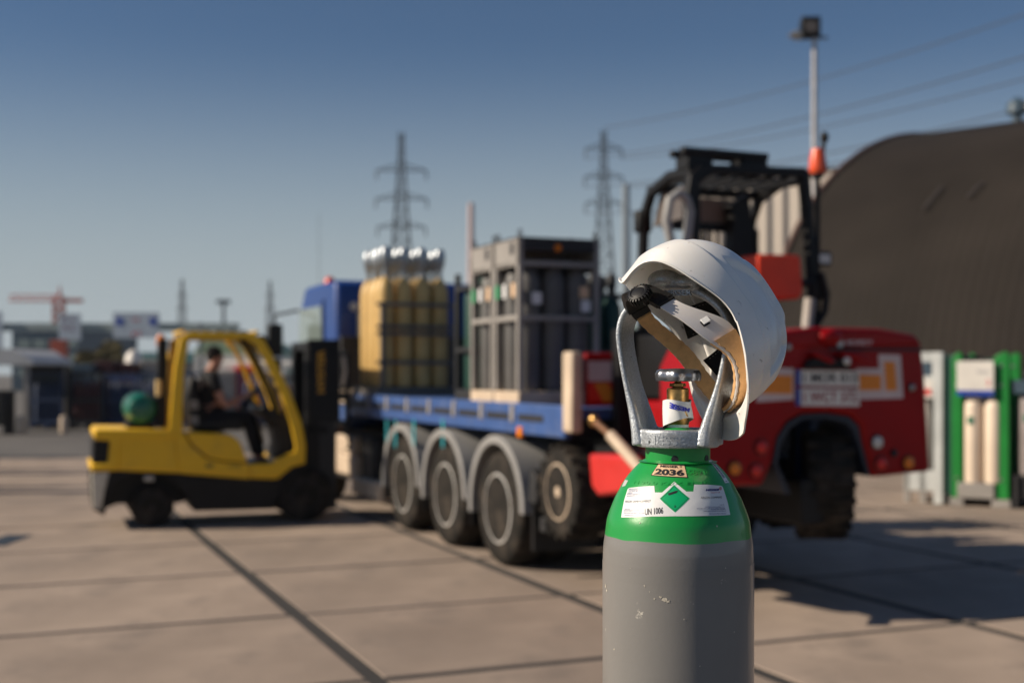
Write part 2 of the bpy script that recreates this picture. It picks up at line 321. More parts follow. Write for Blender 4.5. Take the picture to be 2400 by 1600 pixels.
def hit(px, py):
    """where the photograph's ray meets the shoulder: (angle, arc length)"""
    d = Vector(((px-PCX)/FPX, 1, -(py-HOR)/FPX)); t = 1.70
    while t < 2.0:
        q = Vector((0, 0, CAMH))+d*t; rr = math.hypot(q.x-CX, q.y-CY); best = None
        for i in range(len(sp)-1):
            if sp[i][1] <= q.z <= sp[i+1][1] and rr < sp[i][0]+(sp[i+1][0]-sp[i][0])*(q.z-sp[i][1])/(sp[i+1][1]-sp[i][1]):
                f = (q.z-sp[i][1])/(sp[i+1][1]-sp[i][1]); a = math.atan2(q.y-CY, q.x-CX)-TH0
                return (a+math.pi) % (2*math.pi)-math.pi, ARC[i]+(ARC[i+1]-ARC[i])*f
        t += .0005
    return None
def patch(mb, quad, off, nu=12, nv=6):
    """fill the four surface points (bottom-left, bottom-right, top-right, top-left), given as (angle, arc)"""
    v = []; f = []
    for j in range(nv+1):
        for i in range(nu+1):
            a, b_ = i/nu, j/nv; q = [(quad[0][k]*(1-a)+quad[1][k]*a)*(1-b_)+(quad[3][k]*(1-a)+quad[2][k]*a)*b_ for k in (0, 1)]; v.append(surf(q[0], q[1], off))
    for j in range(nv):
        for i in range(nu): k = j*(nu+1)+i; f.append((k, k+1, k+nu+2, k+nu+1))
    mb.add(v, f)
def stext(mb, body, quad_px, off=.0008, bold=0, ext=0, shear=0, depth=0):
    q = [hit(*p) for p in quad_px]; v, f, _ = text_geo(body, ext, bold, shear); out = []
    for a, b_, z in v:
        p = [(q[0][k]*(1-a)+q[1][k]*a)*(1-b_)+(q[3][k]*(1-a)+q[2][k]*a)*b_ for k in (0, 1)]; out.append(surf(p[0], p[1], off+z*depth))
    mb.add(out, f)
def box4(x0, x1, yb0, yb1, yt1, yt0, sh=0): return [(x0, yb0), (x1, yb1), (x1+sh, yt1), (x0+sh, yt0)]
# big white label : columns between a lower edge and a stepped upper edge, traced as surface points
def cpx(u, v): return 1420+u/6.533, 1040+v/6.533
bot = [(240, 1124), (700, 1108), (1050, 1104), (1500, 1100), (1900, 1084)]
top = [(340, 690), (362, 672), (560, 652), (745, 640), (752, 742), (862, 742), (1048, 575), (1232, 728), (1338, 728), (1350, 622), (1560, 622), (1760, 640), (1785, 655)]
bh = [hit(*cpx(*p)) for p in bot]; th_ = [hit(*cpx(*p)) for p in top]
lab = MB(); NC = 90; a0, a1 = th_[0][0], th_[-1][0]; b0, b1 = bh[0][0], bh[-1][0]
ts = sorted({(h[0]-a0)/(a1-a0) for h in th_} | {i/NC for i in range(NC+1)}); vv = []; NR = 10
for t in ts:
    ta, ba = a0+(a1-a0)*t, b0+(b1-b0)*t; tv, bv = interp(ta, th_), interp(ba, bh)
    for j in range(NR+1):
        s_ = j/NR; vv.append(surf(ba+(ta-ba)*s_, bv+(tv-bv)*s_, .0004))
lab.add(vv, [(i*(NR+1)+j, (i+1)*(NR+1)+j, (i+1)*(NR+1)+j+1, i*(NR+1)+j+1) for i in range(len(ts)-1) for j in range(NR)])
hl = lab.build('label', M['labelw'], cyl, ang=80)
g = MB(); D = [hit(*cpx(*p)) for p in ((1060, 1046), (1280, 832), (1045, 626), (826, 836))]; patch(g, D, .0007, 8, 8); g.build('hazard_diamond', M['labelg'], hl, ang=80)
ink = MB()
cen = [sum(d[k] for d in D)/4 for k in (0, 1)]
def dia(f): return [(cen[0]+(d[0]-cen[0])*f, cen[1]+(d[1]-cen[1])*f) for d in D]
o_, i_ = dia(.90), dia(.875)
for k in range(4):
    a, b_, c_, d_ = o_[k], o_[(k+1) % 4], i_[(k+1) % 4], i_[k]; patch(ink, [a, b_, c_, d_], .0009, 8, 1)
patch(ink, [hit(*cpx(*p)) for p in ((962, 790), (1086, 748), (1078, 716), (954, 758))], .0010, 4, 2)
patch(ink, [hit(*cpx(*p)) for p in ((1080, 744), (1102, 730), (1098, 716), (1074, 724))], .0010, 2, 2)
stext(ink, '2', [cpx(*p) for p in ((1046, 972), (1072, 972), (1072, 940), (1046, 940))], .0010, .02)
stext(ink, 'UN 1006', [cpx(*p) for p in ((600, 1090), (878, 1064), (878, 966), (600, 990))], .0008, .012)
stext(ink, 'ARGON SAMENGEPERST', [cpx(*p) for p in ((300, 898), (688, 890), (692, 856), (300, 864))], .0008, .0)
stext(ink, 'ARGON COMPRIME', [cpx(*p) for p in ((1450, 838), (1768, 830), (1768, 800), (1450, 806))], .0008, .0)
ink.build('label_print', M['ink'], hl, ang=80)
sm = MB()
rows = [('WAARSCHUWING', 290, 380, 1000), ('BEVAT GAS ONDER DRUK KAN ONTPLOFFEN', 283, 520, 1017), ('BIJ VERWARMING', 283, 425, 1037), ('TEGEN ZONLICHT BESCHERMEN OP EEN GOED', 280, 592, 1058), ('GEVENTILEERDE PLAATS', 290, 440, 1090)]
for t_, x0, x1, y in rows: stext(sm, t_, [cpx(*p) for p in ((x0, y+6), (x1, y+4), (x1, y-7), (x0, y-5))], .0008, .02)
rows = [('ATTENTION', 1735, 1805, 932), ('CONTIENT UN GAZ SOUS PRESSION PEUT', 1515, 1812, 963), ('EXPLOSER SOUS L EFFET DE LA CHALEUR PROTEGER', 1390, 1815, 986), ('STOCKER DANS UN ENDROIT', 1605, 1828, 1002), ('TENIR HORS DE PORTEE DES ENFANTS', 1490, 1830, 1026), ('RETOUR SANS PRESSION RESIDUELLE', 1580, 1838, 1066)]
for t_, x0, x1, y in rows: stext(sm, t_, [cpx(*p) for p in ((x0, y+8), (x1, y+4), (x1, y-8), (x0, y-4))], .0008, .02)
rows = [('MESSER BELGIUM NV', 358, 505, 690), ('NIJVERHEIDSZONE WEG 10', 352, 570, 708), ('B 3600 GENK TEL', 346, 495, 730), ('NETHERLANDS', 338, 415, 756), ('MOERDIJK POSTBUS 4748', 333, 540, 772), ('MIDDENWEG 17', 330, 490, 796)]
for t_, x0, x1, y in rows: stext(sm, t_, [cpx(*p) for p in ((x0, y+7), (x1, y), (x1, y-13), (x0, y-6))], .0008, .02)
stext(sm, 'MESSER', [cpx(*p) for p in ((1524, 722), (1732, 716), (1732, 684), (1524, 688))], .0008, .05, shear=.15)
sm.build('label_print', M['navyink'], hl, ang=80)
rd = MB()
stext(rd, 'Gases for Life', [cpx(*p) for p in ((1602, 754), (1742, 748), (1742, 730), (1602, 734))], .0008, 0)
def ring(mb, cx, cy, r0, r1, off=.0009, n=24):
    v = []; f = []
    for k in range(n):
        a = 2*math.pi*k/n
        for r in (r0, r1): v.append(surf(*hit(*cpx(cx+r*math.cos(a)*.8, cy+r*math.sin(a))), off))
    f = [(2*k, 2*k+1, 2*((k+1) % n)+1, 2*((k+1) % n)) for k in range(n)]; mb.add(v, f)
ring(rd, 1749, 683, 17, 24); ring(rd, 1749, 683, 6, 11)
rd.build('label_print', M['redink'], hl, ang=80)
# number plate sticker
st = MB(); Q = [hit(*cpx(*p)) for p in ((690, 482), (1256, 520), (1206, 318), (815, 294))]; patch(st, Q, .0004, 10, 6); s1 = st.build('number_sticker', M['ink'], cyl, ang=80)
cq = [sum(d[k] for d in Q)/4 for k in (0, 1)]
st = MB(); patch(st, [(cq[0]+(d[0]-cq[0])*.955, cq[1]+(d[1]-cq[1])*.90) for d in Q], .0007, 10, 6); st.build('sticker_face', M['labelo'], s1, ang=80)
st = MB(); stext(st, '2036', [cpx(*p) for p in ((742, 470), (1202, 494), (1196, 398), (775, 376))], .0010, .05)
stext(st, 'MESSER', [cpx(*p) for p in ((832, 360), (1112, 374), (1110, 340), (842, 324))], .0010, .04); ring(st, 1146, 350, 14, 19, .001); ring(st, 1146, 350, 3, 6, .001)
st.build('sticker_print', M['ink'], s1, ang=80)
# bar-code strip on the right of the shoulder
bc = MB(); Q = [hit(*cpx(*p)) for p in ((1822, 600), (1882, 592), (1604, 254), (1552, 256))]
patch(bc, Q, .0004, 4, 10); s2 = bc.build('barcode_label', M['labelw'], cyl, ang=80)
bc = MB()
def bil(a, b_): return [(Q[0][k]*(1-a)+Q[1][k]*a)*(1-b_)+(Q[3][k]*(1-a)+Q[2][k]*a)*b_ for k in (0, 1)]
y = .2
while y < .82:
    h_ = rnd.uniform(.008, .02); patch(bc, [bil(.15, y), bil(.75, y), bil(.75, y+h_), bil(.15, y+h_)], .0008, 2, 1); y += h_+rnd.uniform(.008, .018)
for y in (.05, .93): patch(bc, [bil(.2, y), bil(.7, y), bil(.7, y+.02), bil(.2, y+.02)], .0008, 2, 1)
bc.build('barcode', M['ink'], s2, ang=80)
# grey wear patch and stamped characters
sc_ = MB(); patch(sc_, [hit(*cpx(*p)) for p in ((250, 655), (300, 640), (345, 560), (296, 545))], .0003, 4, 6); sc_.build('wear_patch', mat('worn_metal_patch', (.45, .46, .44), .5), cyl, ang=80)
def chip(px, py, r, seed, name='paint_chip'):
    q = random.Random(seed); c = hit(px, py); n = 11; b = MB(); v = [surf(c[0], c[1], .0005)]
    for k in range(n):
        a = 2*math.pi*k/n; rr = r*K*q.uniform(.35, 1.25); v.append(surf(c[0]+rr*math.cos(a)/.11, c[1]+rr*math.sin(a), .0005))
    b.add(v, [(0, k+1, (k+1) % n+1) for k in range(n)]); b.build(name, M['chip'], cyl)
M['chip'] = mat('chipped_primer', (.50, .46, .38), .7, var=.3, vs=300)
for k, (px, py, r) in enumerate(((1557, 1404, 6), (1566, 1409, 4), (1548, 1398, 3), (1420, 1372, 5.5), (1423, 1382, 4), (1511, 1372, 2), (1534, 1402, 2.2), (1523, 1386, 1.8), (1603, 1450, 2), (1700, 1330, 2.4), (1478, 1330, 1.6), (1720, 1480, 2), (1440, 1520, 2.5), (1640, 1560, 1.8), (1500, 1225, 2), (1680, 1232, 2))): chip(px, py, r, k)
em = MB(); stext(em, 'N 20.0 Kg/X EL 15', [cpx(*p) for p in ((430, 625), (1560, 620), (1560, 575), (450, 560))], .0002, .0, .012, depth=.03)
stext(em, '6589 0', [cpx(*p) for p in ((1190, 470), (1560, 468), (1540, 400), (1190, 395))], .0002, .0, .012, depth=.03)
em.build('stamped_marks', mat('stamped_green_paint', (.012, .30, .055), .3, coat=.3), cyl, ang=30)
# collar, tape, valve
cz0, cz1 = zy(1077), zy(1044)
cmat = mat('green_collar_paint', (.010, .27, .05), .35, var=.1, coat=.3)
col = MB().lathe([(.060, cz0-.002), (75.2*K, cz0), (75.2*K, cz1), (.040, cz1), (.034, cz1+.018), (.020, cz1+.026), (.016, cz1+.028)], n=96).build('neck_collar', cmat, cyl, ang=30)
hb = MB()
for th in (R(-5), R(61)):
    a = TH0+th; hb.lathe([(.0022, 0), (.0055, 0), (.0055, .0016)], n=16, axis='x')
    k = len(hb.v)-48
    for i in range(k, len(hb.v)):
        x, y, z = hb.v[i]; rr = 75.2*K-.001+x; hb.v[i] = (rr*math.cos(a)-y*math.sin(a), rr*math.sin(a)+y*math.cos(a), z+cz0+.004)
hb.build('drain_hole', M['ink'], col)
va = MB(); zt = lambda y: zy(y)
val = MB().lathe([(.0155, zt(998)), (.0165, zt(994)), (.020, zt(975)), (.0195, zt(955)), (.0165, zt(945)), (.0168, zt(912)), (.0150, zt(909)), (.009, zt(908))], n=48).build('valve_body', M['brass'], cyl)
MB().lathe([(.0085, zt(909)), (.0085, zt(906)), (.0128, zt(906)), (.0128, zt(898)), (.0085, zt(898)), (.005, zt(896)), (.005, zt(884))], n=6).build('gland_nut', M['brass'], val, bev=.0008)
MB().lathe([(.017, cz1+.024)]+[(.0162+.0007*(k % 2), cz1+.024+k*(zt(994)-cz1-.024)/9) for k in range(10)], n=48).build('thread_tape', M['ptfe'], val)
hw = MB().lathe([(.010, -.0095), (.020, -.0095), (.024, -.0080), (.0325, -.0085), (.0338, -.004), (.0338, .002), (.031, .0075), (.026, .0095), (.020, .0075), (.016, .0098), (.003, .0105)], c=(0, 0, zt(879)), n=144, lobes=7, lobe=.065).build('handwheel', mat('worn_aluminium', (.33, .34, .37), .3, .9, var=.3, vs=120, bump=.2, bs=200, dirt=(.07, .07, .08), dirt_amt=.5, ds=60), val, ang=50)
# wrinkled white wrap with blue print
wl = MB(); v = []; f = []; nu, nv = 64, 10
def wrap(a, t):
    th = TH0+a*1.0; lo, hi = zt(992-14*math.cos(a-.9)), zt(938+3*math.sin(a*2)); r = .0208+.0028*(1-t)*math.cos(a+1.0)**2+.0012*math.sin(a*5+t*4)+(.003*max(0, 1-abs(a+2.2)*1.2))
    return (r*math.cos(th), r*math.sin(th), lo+(hi-lo)*t)
for j in range(nv+1):
    for i in range(nu): v.append(wrap(-math.pi+2*math.pi*i/nu, j/nv))
f = [(j*nu+i, j*nu+(i+1) % nu, (j+1)*nu+(i+1) % nu, (j+1)*nu+i) for j in range(nv) for i in range(nu)]
wl.add(v, f); wr = wl.build('paper_wrap', M['labelw'], val, ang=30)
tv, tf, _ = text_geo('MESSE', .0, .05, .1); wt = MB(); out = []
for a, b_, z in tv:
    p = Vector(wrap(.95-1.55*a*1.0-.0, .34+.30*a+(1-b_)*.26-.0)); q = p.copy(); q.z = 0; q.normalize(); out.append(p+q*.0012)
wt.add(out, tf); wt.build('wrap_print', M['blueink'], wr, ang=80)

# ---------------------------------------------------------------- the guard: two flaring legs over the valve
GR = R(-25)
gd = MB()
gz = zy(1046)
half = [(.050, .003, .020, .047), (.0535, .026, .018, .044), (.0612, .056, .0145, .039), (.0715, .092, .0105, .0355), (.0800, .130, .0098, .0335), (.0850, .163, .0100, .0325), (.0845, .182, .0105, .032), (.0790, .199, .0110, .032), (.0680, .213, .0115, .032), (.0540, .224, .012, .032), (.0370, .233, .013, .032), (.018, .239, .014, .032), (0, .240, .014, .032)]
path = [(-a, b_, c_, d_) for a, b_, c_, d_ in half]+[h for h in half[::-1][1:]]
def cat(pl, t):
    i = min(int(t), len(pl)-2); t -= i; p0, p1, p2, p3 = pl[max(i-1, 0)], pl[i], pl[i+1], pl[min(i+2, len(pl)-1)]
    return [.5*((2*b_)+(c_-a_)*t+(2*a_-5*b_+4*c_-d_)*t*t+(3*b_-a_-3*c_+d_)*t**3) for a_, b_, c_, d_ in zip(p0, p1, p2, p3)]
pp = [cat(path, i*.25) for i in range((len(path)-1)*4+1)]
v = []; f = []
sec = [(-1, -.55), (-.86, -1), (.86, -1), (1, -.55), (1, .55), (.86, 1), (-.86, 1), (-1, .55)]   # across depth, across thickness
for i, (x, z, t, d) in enumerate(pp):
    a, b_ = pp[max(i-1, 0)], pp[min(i+1, len(pp)-1)]; tg = Vector((b_[0]-a[0], b_[1]-a[1])).normalized(); nn = Vector((-tg.y, tg.x))
    for sy, st_ in sec: v.append((x+nn.x*st_*t/2, sy*d, z+nn.y*st_*t/2))
m_ = len(sec)
f = [(i*m_+k, i*m_+(k+1) % m_, (i+1)*m_+(k+1) % m_, (i+1)*m_+k) for i in range(len(pp)-1) for k in range(m_)]+[list(range(m_))[::-1], list(range((len(pp)-1)*m_, len(pp)*m_))]
gd.add(v, f)
rg = [(.0475, 0), (.0612, 0), (.0618, .004), (.0615, .0245), (.0600, .0275), (.0490, .0275), (.0475, .025), (.0475, 0)]
gd.lathe(rg, n=96, cap=False)
def blob(mb, c, r, n=16):
    v = []; f = []
    for i in range(n+1):
        la = -math.pi/2+math.pi*i/n
        for k in range(2*n): a = math.pi*k/n; v.append((c[0]+r[0]*math.cos(la)*math.cos(a), c[1]+r[1]*math.cos(la)*math.sin(a), c[2]+r[2]*math.sin(la)))
    for i in range(n): f += [(i*2*n+k, i*2*n+(k+1) % (2*n), (i+1)*2*n+(k+1) % (2*n), (i+1)*2*n+k) for k in range(2*n)]
    mb.add(v, f)
blob(gd, (-.012, -.026, .252), (.026, .030, .0165)); blob(gd, (.022, -.020, .247), (.026, .032, .013)); blob(gd, (0, .0, .243), (.048, .046, .010))
gm = gd.mesh('valve_guard', M['galv'])
go = link('valve_guard', gm, cyl); go.location = (0, 0, gz); go.rotation_euler = (0, 0, GR)
rm = go.modifiers.new('remesh', 'REMESH'); rm.mode = 'VOXEL'; rm.voxel_size = .0016; rm.use_smooth_shade = True
s_ = go.modifiers.new('smooth', 'SMOOTH'); s_.iterations = 7; s_.factor = .6
tx = MB(); v, f, _ = text_geo('MESSER', .012, .02); out = []
for a, b_, z in v:
    th = TH0-R(47)+a*R(72)-GR; r = .0612+(.0011 if z > 0 else -.001); out.append((r*math.cos(th), r*math.sin(th), .0055+b_*.0135))
tx.add(out, f)
v, f, _ = text_geo('MESSER', .012, .02)
out = [(-.006+a*.042, -.0475+(-.0012 if z > 0 else .006), .2270+b_*.009) for a, b_, z in v]; tx.add(out, f)
tx.build('cast_lettering', M['galv'], go, bev=.0004, ang=40, seg=1)
cg = MB()
for r0, r1 in ((.0062, .0072),):
    v = []; f = []
    for k in range(24):
        a = 2*math.pi*k/24
        for r in (r0, r1): v.append((-.0755+.0045*0+(r*math.sin(a)*-.13), .004+r*math.cos(a)*.72, .131+r*math.sin(a)))
    cg.add(v, [(2*k, 2*k+1, 2*((k+1) % 24)+1, 2*((k+1) % 24)) for k in range(24)])
text_on(cg, 'PR', (-.0755, .008, .127), (0, -1, 0), (-.13, 0, 1), .008, .008, .04, .0002)
text_on(cg, 'EC', (-.0715, .006, .098), (0, -1, 0), (-.15, 0, 1), .006, .009, .04, .0002)
cg.build('cast_mark', mat('dark_cast_mark', (.05, .06, .065), .6, .6), go)
# ---------------------------------------------------------------- white safety helmet hung on the guard (local: x front, y far side, z crown)
HF = Vector((.50, 0, -.866)).normalized(); HU = Vector((.835, .27, .482)); HU = (HU-HF*HU.dot(HF)).normalized(); HS = HU.cross(HF)
HO = P(1643, 824, 1.865)
hm = thing('safety_helmet', 'scuffed white safety helmet hanging upside tilted on the valve guard of the near cylinder', 'helmet')
hm.matrix_world = Matrix.Translation(HO) @ Matrix((HF, HS, HU)).transposed().to_4x4()
HH, EXP = .134, .86
def base(phi):
    a = .104 if math.cos(phi) > 0 else .168; b_ = .106; c, s = abs(math.cos(phi)), abs(math.sin(phi)); q = 2.3 if math.cos(phi) > 0 else 2.3+.7*ss(0, .6, -math.cos(phi))
    return 1/((c/a)**q+(s/b_)**q)**(1/q)
def dg(phi): return abs((math.degrees(phi)+180) % 360-180)
def rim(phi): return sum(rim0(phi+R(3.0*k)) for k in range(-4, 5))/9
def rim0(phi): return interp(dg(phi), [(0, -.014), (20, -.012), (40, -.007), (55, -.001), (75, .010), (92, .021), (104, .027), (115, .027), (129, .010), (135, .0), (144, -.007), (153, -.016), (163, -.030), (172, -.048), (180, -.060)])
def brim(phi): return interp(dg(phi), [(0, .032), (20, .031), (38, .020), (55, .010), (70, .003), (100, .002), (130, .003), (160, .004), (180, .004)])
def droop(phi): return interp(dg(phi), [(0, .012), (30, .014), (55, .008), (75, .003), (120, .002), (180, .003)])
def shellpt(phi, lam, inset=0):
    b_ = base(phi)-inset; h = HH-inset; ex = EXP+.16*ss(-.1, .8, math.cos(phi)); r = b_*max(0, math.cos(lam))**ex; u = h*math.sin(lam)**EXP if lam > 0 else 0
    p = Vector((r*math.cos(phi), r*math.sin(phi), u)); d = 0; g_, l = dg(phi), math.degrees(lam)
    nrm = p.normalized()
    if not inset:
        # sunken panel on each side, with a nose at its upper end
        ll = interp(g_, [(0, 4), (50, 9), (80, 19), (103, 23), (138, 20), (165, 14), (180, 10)])
        e = ss(ll+8, ll+9.6, l)*(1-ss(ll+38, ll+42, l))*ss(40, 44, g_)*(1-ss(136, 140, g_+(l-40)*.25)); d -= .0080*e
        d += .0030*(1-ss(.020, .027, abs(p.y)))*ss(18, 30, l)                        # crown ridge
        d += .0036*(1-ss(ll-.6, ll+.6, l))*ss(30, 60, g_)      # moulded step over the ear
        d += .0035*(1-ss(5, 9, abs(l-66)))*(1-ss(.018, .022, abs(abs(p.y)-.046)))*ss(.0, .02, -p.x+.03)
    return p+nrm*d
sh = MB(); NP = 288; rows = []
NL = 130
for k in range(NL+1):
    row = []
    for i in range(NP):
        phi = 2*math.pi*i/NP; rl = rim(phi); l0 = math.asin(min(1, max(0, rl)/HH)**(1/EXP)) if rl > 0 else 0
        lam = l0+(math.pi/2-l0)*(1-k/NL); row.append(shellpt(phi, lam))
    rows.append(row)
for k in range(1, 7):
    row = []
    for i in range(NP):
        phi = 2*math.pi*i/NP; rl = min(0, rim(phi)); p = shellpt(phi, 0 if rim(phi) <= 0 else math.asin((rim(phi)/HH)**(1/EXP))); t = k/6
        o = Vector((math.cos(phi), math.sin(phi), 0)); row.append(p+Vector((0, 0, rl*t))+o*(.003*t*t if dg(phi) < 100 else -.50*abs(rl)*t*ss(140, 180, dg(phi))))
    rows.append(row)
for k in range(1, 11):
    row = []; t = k/10
    for i in range(NP):
        phi = 2*math.pi*i/NP; o = Vector((math.cos(phi)*1.0, math.sin(phi)*.8, 0)); row.append(rows[NL+6][i]+o*brim(phi)*t-Vector((0, 0, droop(phi)*t*t)))
    rows.append(row)
v = [p for r in rows[1:] for p in r]; v.append(rows[0][0]); nr = len(rows)-1
f = [(j*NP+i, j*NP+(i+1) % NP, (j+1)*NP+(i+1) % NP, (j+1)*NP+i) for j in range(nr-1) for i in range(NP)]+[(len(v)-1, (i+1) % NP, i) for i in range(NP)]
sh.add(v, f); so_ = sh.build('shell', M['shell'], hm, ang=70)
md = so_.modifiers.new('thick', 'SOLIDIFY'); md.thickness = .0024; md.offset = -1
# vent on the crown
vb = MB(); c = shellpt(math.pi*.97, R(58)); blob(vb, (c.x, c.y, c.z), (.020, .013, .008)); vb.build('vent_bump', M['shell'], hm, ang=60)
vb = MB(); vb.box(c.x-.006, c.x+.004, c.y-.006, c.y+.006, c.z+.0058, c.z+.0088); vb.build('vent_slot', M['ink'], hm, bev=.001)
c = shellpt(math.pi*.55, R(74)); vb = MB(); blob(vb, (c.x, c.y, c.z), (.017, .009, .006)); vb.build('vent_bump', M['shell'], hm, ang=60)
# headband
def hb_c(phi):
    g_ = dg(phi); a = .096 if math.cos(phi) > 0 else .128; b_ = .079
    r = 1/math.sqrt((math.cos(phi)/a)**2+(math.sin(phi)/b_)**2); u = interp(g_, [(0, .000), (40, .0), (75, -.003), (92, .001), (106, .003), (118, -.004), (132, -.020), (150, -.036), (180, -.044)]); hh = interp(g_, [(0, .018), (60, .015), (85, .018), (104, .025), (116, .023), (128, .016), (140, .0125), (180, .012)])
    if math.sin(phi) < 0:
        hh = interp(g_, [(0, .0165), (40, .0125), (70, .0115), (84, .016), (100, .0245), (116, .023), (128, .016), (140, .0125), (180, .012)]); u = interp(g_, [(0, 0), (25, .003), (55, .014), (78, .015), (92, .009), (106, .004), (118, -.004), (132, -.020), (150, -.036), (180, -.044)])
    if math.sin(phi) > 0: hh = min(hh, .0125); u = interp(g_, [(0, 0), (50, .008), (90, .009), (120, -.006), (150, -.032), (180, -.044)])
    return r, u, hh
hb_raw = hb_c
def hb_c(phi):
    q = [hb_raw(phi+R(4.0*k)) for k in range(-3, 4)] if abs(math.sin(phi)) > .2 else [hb_raw(phi)]
    return tuple(sum(a[i] for a in q)/len(q) for i in range(3))
def strip(mb, p0, p1, off, n, sc=1.0, thick=.0018, wav=0, du=0):
    v = []; f = []
    for i in range(n+1):
        phi = R(p0+(p1-p0)*i/n); r, u, hh = hb_c(phi); hh *= sc
        for t in (-1, -.5, 0, .5, 1):
            wv = wav*(math.sin(i*1.7)+.5*math.sin(i*4.1+t)); q = r+off+abs(t)*0; v.append((q*math.cos(phi), q*math.sin(phi), u+du+t*hh+(wv if abs(t) == 1 else 0)))
        for t in (1, .5, 0, -.5, -1):
            wv = wav*(math.sin(i*1.7)+.5*math.sin(i*4.1+t)); q = r+off-thick; v.append((q*math.cos(phi), q*math.sin(phi), u+du+t*hh+(wv if abs(t) == 1 else 0)))
    for i in range(n):
        for k in range(10): f.append((i*10+k, i*10+(k+1) % 10, (i+1)*10+(k+1) % 10, (i+1)*10+k))
    f += [list(range(10))[::-1], list(range(n*10, n*10+10))]; mb.add(v, f)
bd = MB(); strip(bd, -152, 152, .0, 120); hbn = bd.build('headband', mat('translucent_white_plastic', (.72, .68, .66), .45, var=.03, sub=.25), hm, ang=50)
bd = MB(); strip(bd, -96, 150, -.0022, 90, 1.03, .005, .0005); bd.build('sweatband', M['tan'], hm, ang=60)
bd = MB(); strip(bd, -96, 112, .0035, 90, .86, .003, .0008, du=.002); bd.build('sweatband', M['tan'], hm, ang=60)
# slot with clip in the band near the ear
for ph in (-118, -60, 60, 118):
    r, u, hh = hb_c(R(ph)); c = Vector((r*math.cos(R(ph)), r*math.sin(R(ph)), u)); q = Vector((-math.sin(R(ph)), math.cos(R(ph)), 0)); o = Vector((math.cos(R(ph)), math.sin(R(ph)), 0))
    def obx(a0, a1, u0, u1, d0, d1, name, mt):
        b = MB(); b.add([c+q*a+Vector((0, 0, z))+o*d for a in (a0, a1) for z in (u0, u1) for d in (d0, d1)], [(0, 1, 3, 2), (4, 6, 7, 5), (0, 4, 5, 1), (2, 3, 7, 6), (0, 2, 6, 4), (1, 5, 7, 3)]); return b.build(name, mt, hbn, bev=.0006)
    obx(-.008, .008, -.006, .006, .0002, .0007, 'band_slot', M['ink']); obx(-.0045, .005, -.0035, .009, .0004, .0022, 'band_clip', M['labelw'])
# black ratchet housing and knob at the nape
bd = MB(); strip(bd, 148, 212, .0030, 30, 1.15, .006); rt = bd.build('ratchet_housing', M['blackp'], hm, ang=40)
for p_ in (150, 204): bd = MB(); strip(bd, p_, p_+6, .0040, 4, 1.22, .008); bd.build('housing_edge', M['blackp'], rt, ang=40)
bd = MB(); strip(bd, 158, 202, .006, 24, .35, .012, du=-.015); bd.build('nape_pad', M['blackp'], rt, ang=40)
r, u, hh = hb_c(R(200)); kb = MB()
KN = 22; v = []; f = []; prof_k = [(.0, .0095), (.008, .0098), (.0105, .0088), (.0125, .0098), (.0150, .0090), (.0160, .0065), (.0160, .0), (.0150, -.004), (0, -.004)]
kb.lathe(prof_k[1:-1], axis='z', n=88)
for k in range(KN):
    a = 2*math.pi*k/KN; ca, sa = math.cos(a), math.sin(a); t = .0011
    for r0, r1, h0, h1 in ((.0118, .0185, -.003, .0098),):
        kb.add([(x*ca-y*sa, x*sa+y*ca, z) for x in (r0, r1) for y in (-t, t) for z in (h0, h1 if x == r0 else h1-.0025)], [(0, 1, 3, 2), (4, 6, 7, 5), (0, 4, 5, 1), (2, 3, 7, 6), (0, 2, 6, 4), (1, 5, 7, 3)])
ko = kb.build('ratchet_knob', M['blackp'], hm, ang=30)
od = Vector((math.cos(R(212)), math.sin(R(212)), -.25)).normalized(); ko.location = Vector((r*math.cos(R(200)), r*math.sin(R(200)), u-.018))+od*.0100
ko.rotation_euler = od.to_track_quat('Z', 'Y').to_euler()
# cradle of black webbing inside the crown, with white stitching
def cradle(ph0, ph1, wd, inset, nm='cradle_strap'):
    v = []; f = []; n_ = 28
    def pt(t, s_):
        if t < .5: ph, lam = R(ph0), R(14)+(R(90)-R(14))*t*2
        else: ph, lam = R(ph1), R(90)-(R(90)-R(14))*(t-.5)*2
        p = shellpt(ph, min(lam, R(89.5)), inset); q = Vector((-math.sin(R(ph0)), math.cos(R(ph0)), 0)); return p+q*s_
    b = MB()
    for i in range(n_+1):
        for s_ in (-wd/2, -wd/6, wd/6, wd/2): v.append(pt(i/n_, s_))
    f = [(i*4+k, i*4+k+1, (i+1)*4+k+1, (i+1)*4+k) for i in range(n_) for k in range(3)]
    b.add(v, f); o = b.build(nm, M['web'], hm, ang=60); md = o.modifiers.new('thick', 'SOLIDIFY'); md.thickness = .0012
    sb = MB()
    for s_ in (-wd/2+.004, wd/2-.004):
        for k in range(46):
            t = .03+k*.0205
            if t > .96: break
            a, c_ = pt(t, s_), pt(t+.009, s_); off = (Vector((0, 0, .02))-a).normalized()*.0010; sb.tube([a+off, c_+off], .00045, 4)
    s = sb.build('stitching', M['thread'], o); s['kind'] = 'stuff'
cradle(62, 242, .046, .022); cradle(118, 298, .052, .020); cradle(0, 180, .026, .024)
